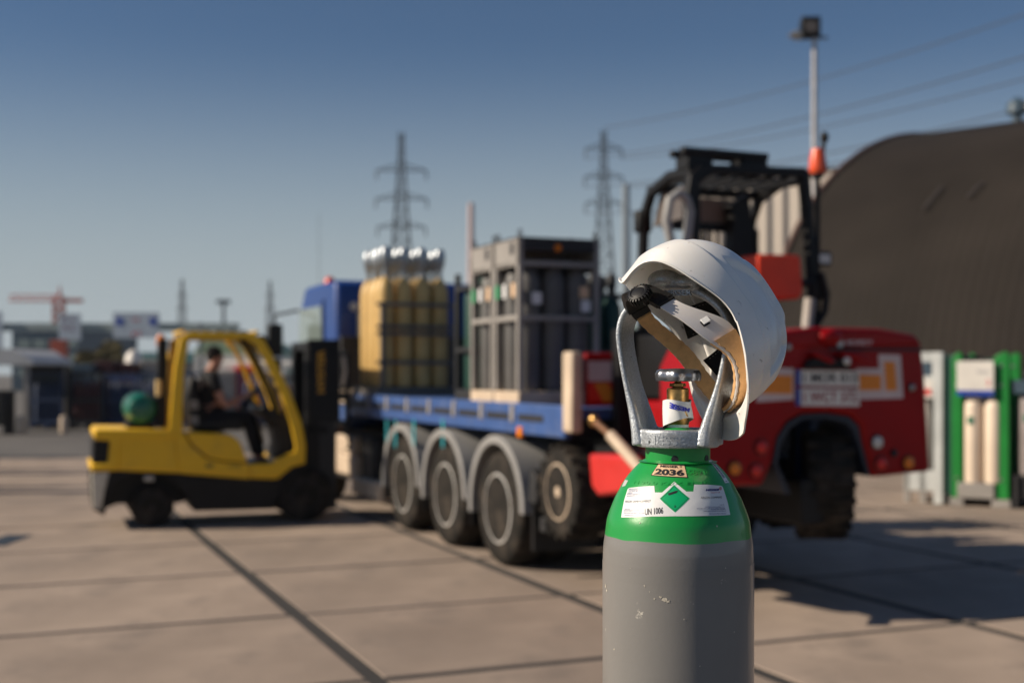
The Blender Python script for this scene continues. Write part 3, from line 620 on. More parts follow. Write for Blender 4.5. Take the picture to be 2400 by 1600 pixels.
# ---------------------------------------------------------------- wheels
def wheel(parent, x, z, r, wd, y_out, inward, tyre, rim, rimw=.62, dish=.5, lugs=0, name='wheel', hubm=None):
    """wheel whose outer face lies at y_out; inward = +1/-1 direction of its inner side"""
    y = lambda d: y_out+inward*d
    prof = [(r*rimw, .0), (r*.80, -.004+.004), (r*.93, .012), (r*.985, .04), (r, .07), (r, wd-.07), (r*.985, wd-.04), (r*.93, wd-.012), (r*rimw, wd)]
    b = MB((x, y_out, z)).lathe([(a, y(d)) for a, d in prof], c=(x, 0, z), axis='y', n=48)
    w_ = b.build(name, tyre, parent, ang=40); w_.location = (x, y_out, z)
    rr = r*rimw
    rp = [(rr*1.03, .004), (rr*.97, .0), (rr*.94, .02), (rr*.86, wd*dish*.7), (rr*.70, wd*dish), (rr*.46, wd*dish*.98), (rr*.40, wd*dish*.75), (rr*.34, wd*dish*(.45 if dish > .5 else .15)), (rr*.10, wd*dish*(.4 if dish > .5 else .05)), (.001, wd*dish*(.4 if dish > .5 else .05))]
    rp = [(a, y(d-.004)) for a, d in rp]
    MB((x, y_out, z)).lathe(rp, c=(x, 0, z), axis='y', n=40, cap=False).build('rim', rim, w_, ang=35)
    for k in range(8):
        a = 2*math.pi*k/8; cx, cz = x+rr*.52*math.cos(a), z+rr*.52*math.sin(a)
        if k == 0:
            m0 = MB((0, 0, 0)).lathe([(.016*r/.5, y(wd*dish*.62)-y_out), (.016*r/.5, y(wd*dish*.9)-y_out)], axis='y', n=6).mesh('wheel_nut', M['steel'])
        o = link('wheel_nut', m0, w_); o.location = (cx-x, 0, cz-z)
    if lugs:
        l = MB((x, y_out, z))
        for k in range(lugs):
            for sd in (0, 1):
                a = 2*math.pi*(k+.5*sd)/lugs; u = Vector((math.cos(a), 0, math.sin(a))); t = Vector((-math.sin(a), 0, math.cos(a))); c = Vector((x, 0, z))+u*r
                y0, y1 = (y(.0), y(wd*.55)) if sd == 0 else (y(wd*.45), y(wd)); sk = t*.05*(1 if sd else -1); vs = []
                for yy, s_ in ((y0, 1), (y1, 0)):
                    for q in (-.022, .022):
                        for h in (-.02, .022): vs.append(c+sk*s_+t*q+u*(h-.012*s_)+Vector((0, yy, 0)))
                l.add(vs, [(0, 1, 3, 2), (4, 6, 7, 5), (0, 4, 5, 1), (2, 3, 7, 6), (0, 2, 6, 4), (1, 5, 7, 3)])
        tl = l.build('tread_lugs', tyre, w_); tl['kind'] = 'stuff'
    return w_

# ---------------------------------------------------------------- yellow forklift with its driver
FK = Fr(-3.96, 13.6, 1.61, .60)
fk = thing('forklift', 'yellow and black forklift with a driver, lifting beside the blue flatbed lorry', 'forklift', FK.w(0, 0), FK.rz)
def c3(u, v): return 180+u/2.613, 700+v/2.613
def fs(pts, y=0): return [FK.side(*c3(*p), y) for p in pts]
WD = 1.16
# counterweight and bonnet
MB().prism(fs([(100, 812), (125, 797), (560, 800), (640, 812), (650, 852), (600, 856), (270, 858), (262, 1052), (85, 1060), (84, 1015), (190, 1005), (206, 870), (110, 862)]), 0, WD).build('counterweight', M['yellow'], fk, bev=.02)
MB().prism(fs([(262, 853), (600, 853), (612, 960), (640, 1068), (262, 1052)]), .012, WD-.012).build('side_panel', M['yellow'], fk, bev=.012)
MB().prism(fs([(602, 853), (655, 822), (700, 900), (790, 975), (900, 1000), (1058, 1010), (1060, 1104), (640, 1070), (614, 960)]), .004, WD-.004).build('step_panel', M['yellow'], fk, bev=.012)
MB().prism(fs([(662, 820), (800, 822), (950, 836), (1000, 872), (1050, 1004), (900, 994), (800, 968), (712, 896)]), .022, WD-.022).build('seat_side_panel', M['yellow'], fk, bev=.015)
MB().prism(fs([(112, 868), (200, 872), (186, 1002), (100, 1008)]), .03, WD-.03).build('grille_recess', M['black'], fk)
for k in range(6):
    x0, z0 = FK.side(*c3(104, 885+k*20)); MB().box(x0-.012, x0+.03, .10, WD-.10, z0-.012, z0+.012).build('grille_slat', M['dsteel'], fk, bev=.004)
MB().prism(fs([(88, 1062), (262, 1056), (640, 1074), (1215, 1112), (1340, 1020), (1400, 1000), (1392, 1060), (1290, 1100), (1235, 1200), (1212, 1290), (720, 1302), (690, 1240), (640, 1160), (560, 1090), (440, 1065), (330, 1080), (240, 1130), (190, 1240), (170, 1330), (100, 1290), (92, 1180)]), .03, WD-.03).build('lower_chassis', M['black'], fk, bev=.01)
MB().prism(fs([(88, 1064), (200, 1062), (168, 1180), (150, 1290), (100, 1280), (94, 1180)]), -.002, WD+.002).build('bumper', mat('weathered_grey_paint', (.62, .58, .48), .7, var=.3, dirt=(.08, .07, .06), ds=14), fk, bev=.01)
MB().prism(fs([(1060, 1012), (1200, 1006), (1300, 950), (1345, 935), (1405, 985), (1400, 1010), (1320, 1030), (1230, 1105), (1062, 1100)]), -.002, WD+.002).build('front_cowl', M['yellow'], fk, bev=.02)
# overhead guard: near and far frames, roof
for y0 in (0, WD-.07):
    MB().band(fs([(606, 830), (612, 640), (628, 420), (660, 240)]), [.15, .13, .11, .10], y0, y0+.07).build('rear_pillar', M['yellow'], fk, bev=.012)
    MB().band(fs([(660, 240), (700, 222), (1080, 226)]), [.09, .07, .07], y0+.002, y0+.068).build('roof_rail', M['yellow'], fk, bev=.012)
    MB().band(fs([(1060, 228), (1120, 262), (1180, 370), (1280, 580), (1345, 760), (1372, 900), (1362, 990)]), [.10, .11, .11, .11, .12, .12, .14], y0, y0+.07).build('front_pillar', M['yellow'], fk, bev=.012)
    MB().band(fs([(1010, 240), (1060, 300), (1120, 420), (1200, 620), (1240, 720)]), [.06, .05, .05, .05, .05], y0+.12, y0+.16).build('grab_rail', M['yellow'] if y0 else M['black'], fk, bev=.01)
x0, z0 = FK.side(*c3(655, 206)); x1, z1 = FK.side(*c3(1110, 210))
for k in range(7):
    xx = x0+(x1-x0)*k/6; MB().box(xx-.025, xx+.025, .07, WD-.07, z1+.0, z1+.03).build('roof_bar', M['yellow'] if k in (0, 6) else M['black'], fk, bev=.006)
xa, za = FK.side(*c3(1100, 225), .1); xb, zb = FK.side(*c3(1215, 330), .1)
MB().prism([(xa, za), (xa+.1, za+.005), (xb+.02, zb), (xb-.03, zb-.02)], .09, WD-.09).build('sun_visor', M['black'], fk, bev=.01)
# rear black posts, orange lamp, stripes behind
x0, z0 = FK.side(*c3(530, 790)); x1, z1 = FK.side(*c3(535, 245))
MB().prism([(x0-.06, z0), (x0+.05, z0), (x1+.06, z1), (x1-.05, z1)], .20, .32).build('exhaust_post', M['black'], fk, bev=.01)
MB().prism([(x0+.07, z0), (x0+.13, z0), (x1+.13, z1), (x1+.08, z1)], .26, .34).build('hazard_post', mat('hazard_yellow', (.55, .28, .03), .5, var=.3, vs=14), fk, bev=.01)
lx, lz = FK.side(*c3(515, 250), .3); MB().lathe([(.001, lz-.07), (.045, lz-.07), (.05, lz-.03), (.045, lz+.03), (.03, lz+.055), (.001, lz+.06)], c=(lx, .3, 0), n=20).build('warning_lamp', M['amber'], fk)
lx, lz = FK.side(*c3(500, 545), .1); MB().lathe([(.001, lz-.09), (.03, lz-.09), (.035, lz), (.03, lz+.09), (.001, lz+.09)], c=(lx, .1, 0), n=16).build('side_reflector', mat('cream_reflector', (.7, .5, .22), .4), fk)
# gas tank on the bonnet
tx_, tz = FK.side(*c3(395, 672), .2); tr = .178
tk = MB().lathe([(.001, .10), (.07, .105), (.13, .13), (tr, .22), (tr, .82), (.13, .91), (.07, .935), (.001, .94)], c=(tx_, 0, tz), axis='y', n=40).build('gas_tank', M['tank'], fk)
MB().lathe([(tr+.004, .30), (tr+.008, .305), (tr+.008, .335), (tr+.004, .34)], c=(tx_, 0, tz), axis='y', n=40, cap=False).build('tank_strap', M['dsteel'], tk)
x0, z0 = FK.side(*c3(300, 800), .2); MB().box(tx_-.15, tx_+.15, .2, .85, z0-.03, tz-tr*.85).build('tank_cradle', M['black'], fk, bev=.01)
# wheels
w_c = FK.side(*c3(466, 1280)); wheel(fk, w_c[0], .235, .235, .19, .03, 1, M['rubber'], M['dsteel'], .6, .3); wheel(fk, w_c[0], .235, .235, .19, WD-.03, -1, M['rubber'], M['dsteel'], .6, .3)
w_c = FK.side(*c3(1402, 1212)); wheel(fk, w_c[0], .31, .31, .25, -.03, 1, M['rubber'], M['dsteel'], .55, .3); wheel(fk, w_c[0], .31, .31, .25, WD+.03, -1, M['rubber'], M['dsteel'], .55, .3)
hx, hz = FK.side(*c3(440, 1100)); MB().box(hx-.05, hx+.06, -.0, .03, hz-.03, hz+.03).build('tie_down_ring', M['steel'], fk, bev=.01)
# mast, carriage, forks
mx0, mz0 = FK.side(*c3(1395, 1180), .2); mx1, mz1 = FK.side(*c3(1590, 262), .2)
mast = MB()
for y0 in (.12, WD-.24): mast.box(mx0, mx0+.16, y0, y0+.12, .08, mz1)
ms = mast.build('mast', M['black'], fk, bev=.008)
ib = MB()
for y0 in (.25, WD-.35): ib.box(mx0+.17, mx0+.29, y0, y0+.10, .10, mz1-.02)
ib.build('inner_mast', M['black'], fk, bev=.008)
for z0 in (.25, 1.0, mz1-.10): MB().box(mx0+.02, mx0+.26, .12, WD-.12, z0, z0+.10).build('cross_member', M['black'], ms, bev=.008)
MB().box(mx0+.02, mx0+.40, .10, .13, 1.15, mz1+.02).build('mast_side_plate', M['black'], ms, bev=.008)
MB().box(mx0+.02, mx0+.36, .13, .16, .12, 1.15).build('mast_lower_plate', M['dsteel'], ms, bev=.008)
lt = MB(); text_on(lt, 'HYSTER', (mx0+.215, .097, mz1-.12-.48), (0, 0, 1), (-1, 0, 0), .50, .085, .03); lt.build('mast_lettering', mat('lettering_orange', (.62, .30, .02), .5), ms)
for y0 in (.40, .50, WD-.56): MB().lathe([(.03, .2), (.03, mz1-.08)], c=(mx0+.10, y0, 0), n=14).build('lift_cylinder', M['dsteel'], ms)
cr = MB()
for z0 in (1.05, 1.38): cr.box(mx0+.46, mx0+.50, .02, WD-.02, z0, z0+.10)
cr.box(mx0+.46, mx0+.50, .02, .08, 1.05, 1.95); cr.box(mx0+.46, mx0+.50, WD-.08, WD-.02, 1.05, 1.95); cr.box(mx0+.46, mx0+.5, .02, WD-.02, 1.9, 1.96)
for k in range(5): cr.box(mx0+.465, mx0+.49, .16+k*.18, .19+k*.18, 1.46, 1.93)
cr.build('carriage', M['black'], fk, bev=.006)
for y0 in (.22, WD-.34): MB().prism([(mx0+.50, 1.50), (mx0+.55, 1.50), (mx0+.55, 1.02), (mx0+1.62, .985), (mx0+1.62, .97), (mx0+.50, .96)], y0, y0+.12).build('fork', M['dsteel'], fk, bev=.006)
for k, (z0, z1) in enumerate(((1.55, 1.9), (1.0, 1.15), (.82, .95))): MB().tube([(mx0+.42+.03*k, .06, z0), (mx0+.44+.03*k, .02, (z0+z1)/2), (mx0+.43+.03*k, .06, z1)], .022).build('hydraulic_hose', M['cream'] if k == 0 else M['dsteel'], fk)
MB().prism(fs([(200, 1062), (700, 1085), (705, 1240), (640, 1262), (250, 1270), (180, 1300), (165, 1180)]), .26, WD-.26).build('steer_axle_housing', M['black'], fk, bev=.01)
# cab inside: seat, floor, dash, wheel, levers
def fp(u, v, y): return FK.side(*c3(u, v), y)
YC = .55
sx, sz = fp(790, 760, YC)
MB().prism(fs([(690, 800), (1000, 800), (1010, 740), (960, 722), (740, 735), (690, 760)], YC), .30, .82).build('seat_cushion', M['blackp'], fk, bev=.03)
MB().prism(fs([(690, 790), (765, 770), (735, 560), (720, 470), (680, 470), (655, 600)], YC), .32, .80).build('seat_backrest', M['blackp'], fk, bev=.04)
for vv in (650, 745): x_, z_ = fp(718, vv, .3); MB().box(x_-.05, x_+.05, .285, .30, z_-.05, z_+.05).build('seat_bracket', M['frameG'], fk, bev=.01)
MB().prism(fs([(1180, 1010), (1310, 960), (1290, 720), (1200, 690), (1100, 640), (1080, 680), (1190, 760), (1215, 880)], YC), .15, .95).build('dashboard', M['blackp'], fk, bev=.02)
MB().tube([(*fp(1190, 790, YC), 0)[:1]+(YC,)+(fp(1190, 790, YC)[1],), (fp(1060, 600, YC)[0], YC, fp(1060, 600, YC)[1])], .022).build('steering_column', M['dsteel'], fk)
cx_, cz_ = fp(1055, 610, YC); sw = MB(); ang = R(35); pts = []
for k in range(25): a = 2*math.pi*k/24; pts.append((cx_+.17*math.cos(a)*math.sin(ang), YC+.17*math.sin(a), cz_+.17*math.cos(a)*math.cos(ang)))
sw.tube(pts, .014, 8); sw.tube([pts[0], pts[12]], .010, 6); sw.tube([pts[6], pts[18]], .010, 6); sw.build('steering_wheel', M['blackp'], fk)
a0 = fp(1020, 660, YC); a1 = fp(1130, 750, YC); a2 = fp(1160, 900, YC)
MB().tube([(a0[0], .92, a0[1]), (a1[0], .92, a1[1]), (a2[0], .92, a2[1])], [.025, .03, .05]).build('side_lever_cover', M['frameG'], fk)
MB().box(fp(700, 1000, 0)[0], fp(1300, 1000, 0)[0], .06, WD-.06, fp(1150, 1012, 0)[1]-.02, fp(1150, 1012, 0)[1]+.01).build('floor_plate', M['black'], fk)
lt = MB(); text_on(lt, '50', (fp(790, 1035, 0)[0], .0015, fp(790, 1035, 0)[1]), (1, 0, 0), (0, 0, 1), .085, .055, .03); text_on(lt, '2.5 TON', (fp(930, 1035, 0)[0], .0015, fp(930, 1035, 0)[1]), (1, 0, 0), (0, 0, 1), .13, .035, .02); lt.build('body_lettering', M['ink'], fk)

# ---------------------------------------------------------------- the driver (one skinned body)
pr = thing('person', 'driver in black clothes seated in the yellow forklift, arms on the steering wheel', 'person', FK.w(0, 0), FK.rz)
def sk(u, v, y): x, z = fp(u, v, y); return Vector((x, y, z))
hip = sk(800, 735, YC); ch = sk(800, 560, YC); ne = sk(830, 440, YC); hd0 = sk(852, 395, YC)
def skin(name, pts, edges, mt, parent, sub=2, root=0):
    me = bpy.data.meshes.new(name); me.from_pydata([p[0] for p in pts], edges, []); me.materials.append(mt)
    o = bpy.data.objects.new(name, me); COL.objects.link(o); o.parent = parent
    o.modifiers.new('skin', 'SKIN'); sv = me.skin_vertices[0].data
    for i, p in enumerate(pts): sv[i].radius = p[1] if isinstance(p[1], tuple) else (p[1], p[1]); sv[i].use_root = (i == root)
    o.modifiers['skin'].use_smooth_shade = True
    m = o.modifiers.new('sub', 'SUBSURF'); m.levels = sub; m.render_levels = sub; return o
hands = {}
def arm(sd):
    y = YC+sd*.19; sh = Vector((ne.x-.03, y, ne.z-.09)); el = sk(905, 655, y+sd*.05); wr_ = sk(1015, 600, YC+sd*.13)
    return sh, el, wr_
pts = [(hip, .13), (hip.lerp(ch, .5), .125), (ch, .145), (ne+Vector((-.02, 0, -.05)), .085), (ne+Vector((.005, 0, .02)), .056), (hd0+Vector((.0, 0, .0)), .070), (hd0+Vector((.005, 0, .075)), .088), (hd0+Vector((-.005, 0, .14)), .070),
       (hd0+Vector((.085, 0, .055)), .016), (hd0+Vector((.05, 0, -.005)), .040)]
ed = [(0, 1), (1, 2), (2, 3), (3, 4), (4, 5), (5, 6), (6, 7), (6, 8), (5, 9)]
for sd in (-1, 1):
    sh, el, wr_ = arm(sd); k = len(pts); pts += [(sh, .066), (sh.lerp(el, .5), .058), (el, .050), (el.lerp(wr_, .5), .045), (wr_, .031)]; ed += [(3, k), (k, k+1), (k+1, k+2), (k+2, k+3), (k+3, k+4)]
    d = (wr_-el).normalized(); pm = wr_+d*.055; k2 = len(pts); pts.append((pm, (.034, .020))); ed.append((k+4, k2))
    for fi in range(4):
        b0 = pm+Vector((.0, (fi-1.5)*.019, .004)); L_ = (.032, .037, .034, .027)[fi]; k3 = len(pts)
        pts += [(b0+d*.03, .009), (b0+d*(.03+L_*.6)+Vector((0, 0, -.014)), .008), (b0+d*(.03+L_*.7)+Vector((0, 0, -.036)), .007)]; ed += [(k2, k3), (k3, k3+1), (k3+1, k3+2)]
    k3 = len(pts); tb = pm-d*.02+Vector((0, -sd*.03, .004)); pts += [(tb, .011), (tb+d*.03+Vector((0, -sd*.012, -.012)), .009)]; ed += [(k2, k3), (k3, k3+1)]
    kn = sk(1040 if sd < 0 else 1060, 715, YC+sd*.12); an = sk(1105 if sd < 0 else 1130, 975, YC+sd*.12); hp = hip+Vector((.02, sd*.09, 0)); k = len(pts)
    pts += [(hp, .092), (hp.lerp(kn, .5), .080), (kn, .062), (kn.lerp(an, .45), .056), (an, .040), (an+Vector((.10, 0, -.05)), .036), (an+Vector((.18, 0, -.06)), .026)]
    ed += [(0, k), (k, k+1), (k+1, k+2), (k+2, k+3), (k+3, k+4), (k+4, k+5), (k+5, k+6)]
skin('body', pts, ed, M['skin'], pr)
e_ = .013
sp_ = [(hip+Vector((0, 0, .02)), .142), (hip.lerp(ch, .5), .140), (ch, .158), (ne+Vector((-.02, 0, -.055)), .100), (ne+Vector((-.005, 0, -.012)), .066)]; se = [(0, 1), (1, 2), (2, 3), (3, 4)]
for sd in (-1, 1):
    sh, el, wr_ = arm(sd); k = len(sp_); sp_ += [(sh, .082), (sh.lerp(el, .40), .072), (sh.lerp(el, .52), .070)]; se += [(3, k), (k, k+1), (k+1, k+2)]
skin('shirt', sp_, se, M['cloth'], pr)
tp = [(hip, .148)]; te = []
for sd in (-1, 1):
    kn = sk(1040 if sd < 0 else 1060, 715, YC+sd*.12); an = sk(1105 if sd < 0 else 1130, 975, YC+sd*.12); hp = hip+Vector((.02, sd*.09, 0)); k = len(tp)
    tp += [(hp, .108), (hp.lerp(kn, .5), .094), (kn, .078), (kn.lerp(an, .45), .070), (an+Vector((0, 0, .02)), .060)]; te += [(0, k), (k, k+1), (k+1, k+2), (k+2, k+3), (k+3, k+4)]
skin('trousers', tp, te, M['cloth'], pr)
for sd in (-1, 1):
    an = sk(1105 if sd < 0 else 1130, 975, YC+sd*.12); skin('shoe', [(an+Vector((-.02, 0, -.02)), .055), (an+Vector((.08, 0, -.055)), .050), (an+Vector((.20, 0, -.062)), .036)], [(0, 1), (1, 2)], M['blackp'], pr)
hr = MB(); blob(hr, (hd0.x-.022, YC, hd0.z+.108), (.098, .090, .098)); hr.build('hair', M['hair'], pr)
for sd in (-1, 1):
    ea = MB(); blob(ea, (hd0.x-.005, YC+sd*.086, hd0.z+.055), (.018, .008, .028), 8); ea.build('ear', M['skin'], pr)
    ey = MB(); blob(ey, (hd0.x+.080, YC+sd*.030, hd0.z+.075), (.010, .012, .007), 8); ey.build('eye', M['ink'], pr)
mo = MB(); blob(mo, (hd0.x+.082, YC, hd0.z+.012), (.008, .022, .006), 8); mo.build('mouth', mat('lips', (.35, .12, .10), .5), pr)
sb = MB(); sb.add([(ne.x-.145, YC+a*.12, ne.z-.10-b_*.12) for a in (-1, 1) for b_ in (0, 1)]+[(ne.x-.155, YC+a*.12, ne.z-.10-b_*.12) for a in (-1, 1) for b_ in (0, 1)], [(0, 1, 3, 2), (4, 6, 7, 5), (0, 4, 5, 1), (2, 3, 7, 6)]); sb.build('shirt_print', mat('pale_shirt_print', (.75, .62, .52), .7), pr)

# ---------------------------------------------------------------- blue flatbed lorry
TR = Fr(-.13, 10.98, -.393, .92)
tr_ = thing('flatbed_lorry', 'blue flatbed lorry with grey mudguards carrying packs of gas bottles', 'lorry', TR.w(0, 0), TR.rz)
def ts(pts, y=0): return [TR.side(*p, y) for p in pts]
TW = 2.45; BZ = 1.43
MB().box(-1.40, 5.35, -TW, 0, BZ-.09, BZ).build('load_bed', M['bluebed'], tr_, bev=.01)
MB().box(-1.40, 5.30, -.05, .012, BZ-.24, BZ+.02).build('side_rail', M['bluebed'], tr_, bev=.012)
MB().box(-1.40, 5.30, -TW-.012, -TW+.05, BZ-.24, BZ+.02).build('side_rail', M['bluebed'], tr_, bev=.012)
sm_ = MB().box(-.26, .26, -.004, .006, -.030, .030).mesh('rail_slot', M['dsteel'])
lm_ = MB().box(-.035, .035, -.01, .02, -.075, .075).mesh('lashing_lug', M['frameG'])
for k in range(9):
    o = link('rail_slot', sm_, tr_, .006); o.location = (-.75+k*.72, .012, BZ-.10)
    o = link('lashing_lug', lm_, tr_, .006); o.location = (-.38+k*.72, .008, BZ-.07)
for y0 in (-.72, -TW+.62): MB().box(-1.5, 7.4, y0-.05, y0+.05, .82, 1.16).build('chassis_beam', M['dsteel'], tr_, bev=.008)
for k in range(10): MB().box(-1.2+k*.7, -1.12+k*.7, -TW+.08, -.08, 1.17, 1.335).build('cross_bearer', M['dsteel'], tr_)
axles = [0, 1.36, 2.72, 6.35]
for i, ax in enumerate(axles):
    rr = .505
    for yo, inn in ((0, -1), (-TW, 1)):
        wheel(tr_, ax, rr, rr, .30, yo, inn, M['rubber'], M['rimp'], .60, .55 if i < 2 else .3)
        if i < 3: wheel(tr_, ax, rr, rr, .27, yo+inn*.33, inn, M['rubber'], M['dsteel'], .60, .5, name='inner_wheel')
    MB().box(ax-.07, ax+.07, -TW+.3, -.3, .44, .58).build('axle', M['dsteel'], tr_, bev=.02)
    for yo in ((.03, -.60), (-TW-.03, -TW+.60)):
        fd = MB(); a = [(ax+(rr+.12)*math.cos(R(t)), rr+(rr+.13)*math.sin(R(t))) for t in range(-8, 190, 11)]
        fd.band(a, .035, yo[0], yo[1])
        a2 = [(ax+(rr+.09)*math.cos(R(t)), rr+(rr+.10)*math.sin(R(t))) for t in range(-8, 190, 11)]; fd.band(a2, .055, yo[0], yo[0]-math.copysign(.03, yo[0]+.1 if yo[0] > -1 else -1))
        if i < 3: fd.build('mudguard', M['greyp'], tr_, bev=.006)
for x in (.70, 2.05, 3.40): MB().box(x-.012, x+.012, -.56, -.02, .28, .80).build('mud_flap', M['blackp'], tr_, bev=.003)
MB().box(-.75, -.70, -.60, -.02, .22, .62).build('mud_flap', M['blackp'], tr_)
# rear underrun bar and lamps
MB().box(-.98, -.86, -TW+.05, -.02, .40, .52).build('underrun_bar', M['dsteel'], tr_, bev=.01)
for y0 in (-.85, -TW+.75): MB().box(-.95, -.87, y0-.05, y0+.05, .5, .95).build('bar_bracket', M['dsteel'], tr_)
MB().prism([(-.62, .62), (-.80, .62), (-.78, .86), (-.66, .90)], -.30, -.02).build('step_box', M['dsteel'], tr_, bev=.01)
o = TR.side(1223, 1012, .0); MB().box(o[0]-.045, o[0]+.045, -.01, .03, o[1]-.045, o[1]+.045).build('side_marker_lamp', M['amber'], tr_, bev=.01)
# teal lashing straps hanging from the rail
for px in (905, 968, 1036, 925):
    x, z = TR.side(px, 990, .03); z0 = TR.side(px, 1048, .03)[1]; MB().box(x-.025, x+.025, .016, .024, z0, z+.03).build('lashing_strap', M['teal'], tr_)
# equipment behind the cab: pale boxes
for u0, v0, u1, v1, dp in ((300, 1040, 412, 1100, .45), (300, 1125, 420, 1190, .45), (395, 1245, 520, 1290, .30)):
    a = TR.side(620+u0/1.912, 480+v1/1.912, 0); b_ = TR.side(620+u1/1.912, 480+v0/1.912, 0); MB().box(min(a[0], b_[0]), max(a[0], b_[0]), -dp, .02, a[1], b_[1]).build('side_locker', M['cream'], tr_, bev=.03)
for u0, v0, u1, v1, m_ in ((300, 832, 392, 888, 'cream'), (305, 900, 375, 965, 'bluebed')):
    a = TR.side(620+u0/1.912, 480+v1/1.912, .02); b_ = TR.side(620+u1/1.912, 480+v0/1.912, .02); MB().box(min(a[0], b_[0]), max(a[0], b_[0]), -.25, .02, a[1], b_[1]).build('crane_control_box', M[m_], tr_, bev=.02)
x, z = TR.side(792, 998, .03); MB().box(x-.06, x+.06, -.02, .03, z-.06, z+.06).build('side_marker_lamp', M['amber'], tr_, bev=.015)
MB().box(4.0, 5.9, -.7, -.05, .35, .95).build('fuel_tank', M['dsteel'], tr_, bev=.05)
# cab
cabx0, cabx1, cz = 5.62, 7.75, 2.93
cab = MB().prism([(cabx0, 1.0), (cabx1, 1.0), (cabx1+.02, 1.75), (cabx1-.12, 2.55), (cabx1-.45, cz), (cabx0+.05, cz), (cabx0, cz-.08)], -TW+.03, -.03).build('cab', M['blue'], tr_, bev=.07, seg=3)
MB().prism([(cabx0+.62, 1.75), (cabx1-.10, 1.75), (cabx1-.22, 2.62), (cabx0+.70, 2.62)], -.032, -.018).build('side_window', M['glass'], cab)
MB().prism([(cabx0+.95, 1.75), (cabx1-.10, 1.75), (cabx1-.20, 2.5), (cabx0+1.0, 2.5)], -TW+.022, -TW+.032).build('side_window', M['glass'], cab)
MB().prism([(cabx1+.025, 1.8), (cabx1-.09, 2.5), (cabx1-.11, 2.5), (cabx1+.0, 1.8)], -TW+.2, -.2).build('windscreen', M['glass'], cab)
MB().box(cabx0+.15, cabx1-.1, -.028, -.012, 1.70, 1.73).build('door_trim', M['black'], cab)
MB().box(cabx0+.56, cabx0+.60, -.034, -.016, 1.0, 2.7).build('door_seam', M['black'], cab); MB().box(cabx0+.08, cabx0+.40, -.03, -.005, 1.4, 2.1).build('side_vent', M['dsteel'], cab, bev=.01)
MB().prism([(cabx0+.9, .45), (cabx1+.05, .45), (cabx1+.05, 1.0), (cabx0+.9, 1.0)], -TW, 0).build('bumper', M['blue'], cab, bev=.05)
MB().prism([(cabx1-.45, cz-.02), (cabx1-.1, cz-.10), (cabx1+.12, cz-.26), (cabx1+.10, cz-.30), (cabx1-.2, cz-.22)], -TW+.15, -.15).build('sun_visor', M['dsteel'], cab, bev=.01)
lx = TR.side(773, 650, -.4); MB().lathe([(.001, cz), (.085, cz), (.085, cz+.05), (.075, cz+.12), (.04, cz+.16), (.001, cz+.165)], c=(lx[0], -.4, 0), n=20).build('beacon', mat('beacon_red', (.72, .06, .01), .25), cab)
MB().lathe([(.001, 0), (.05, .0), (.06, .03), (.001, .04)], c=(cabx0-.04, -.28, 2.58), axis='x', n=20).build('work_lamp', M['clear'], cab)
for yo in (.28, -TW-.28):
    mm = MB().box(cabx1+.02, cabx1+.12, yo-.11, yo+.11, 1.95, 2.42); mr_ = mm.build('mirror', M['black'], cab, bev=.03)
    s_ = 1 if yo > 0 else -1; MB().tube([(cabx1-.1, -.03 if s_ > 0 else -TW+.03, 2.62), (cabx1+.07, yo, 2.55), (cabx1+.07, yo, 2.42)], .02).build('mirror_arm', M['black'], mr_)
    MB().box(cabx1+.02, cabx1+.10, yo-.09, yo+.09, 1.70, 1.92).build('wide_mirror', M['black'], mr_, bev=.03)
ex = MB().lathe([(.07, 1.2), (.07, 2.5)], c=(5.45, -.35, 0), n=18).build('air_intake', M['dsteel'], tr_)
MB().box(5.36, 5.44, -TW+.04, -.04, BZ, BZ+.75).build('headboard', M['dsteel'], tr_, bev=.01)
# white rear post and red marker boards at the tail of the bed
x, z = TR.side(1336, 825, 0); MB().box(x-.085, x+.085, -.07, .03, 1.24, 1.87).build('corner_post', M['cream'], tr_, bev=.02)
y0 = -.13; tb = MB().box(-1.50, -1.44, -1.0, y0, BZ+.01, 1.86).build('tail_board', M['red'], tr_, bev=.01)
yA, zA = TR.rear(1378, 846, -1.50); yB, zB = TR.rear(1470, 893, -1.50); MB().box(-1.506, -1.50, yB, yA, zB, zA).build('reflective_panel', mat('dull_white_panel', (.50, .44, .44), .5), tb)
pm = MB(); yB2, zC = TR.rear(1470, 940, -1.5); zD = zB-.012
for k in range(3):
    ya = yA-.05-k*.20; pm.add([(-1.5045, ya, zD), (-1.5045, ya-.12, zD), (-1.5045, ya-.20, zC), (-1.5045, ya-.08, zC)], [(0, 1, 2, 3)])
MB().box(-1.503, -1.50, yB-.1, yA, zC, zD).build('warning_panel', mat('warning_red', (.55, .02, .01), .45), tb); pm.build('warning_stripe', mat('warning_amber', (.55, .22, .02), .45), tb)

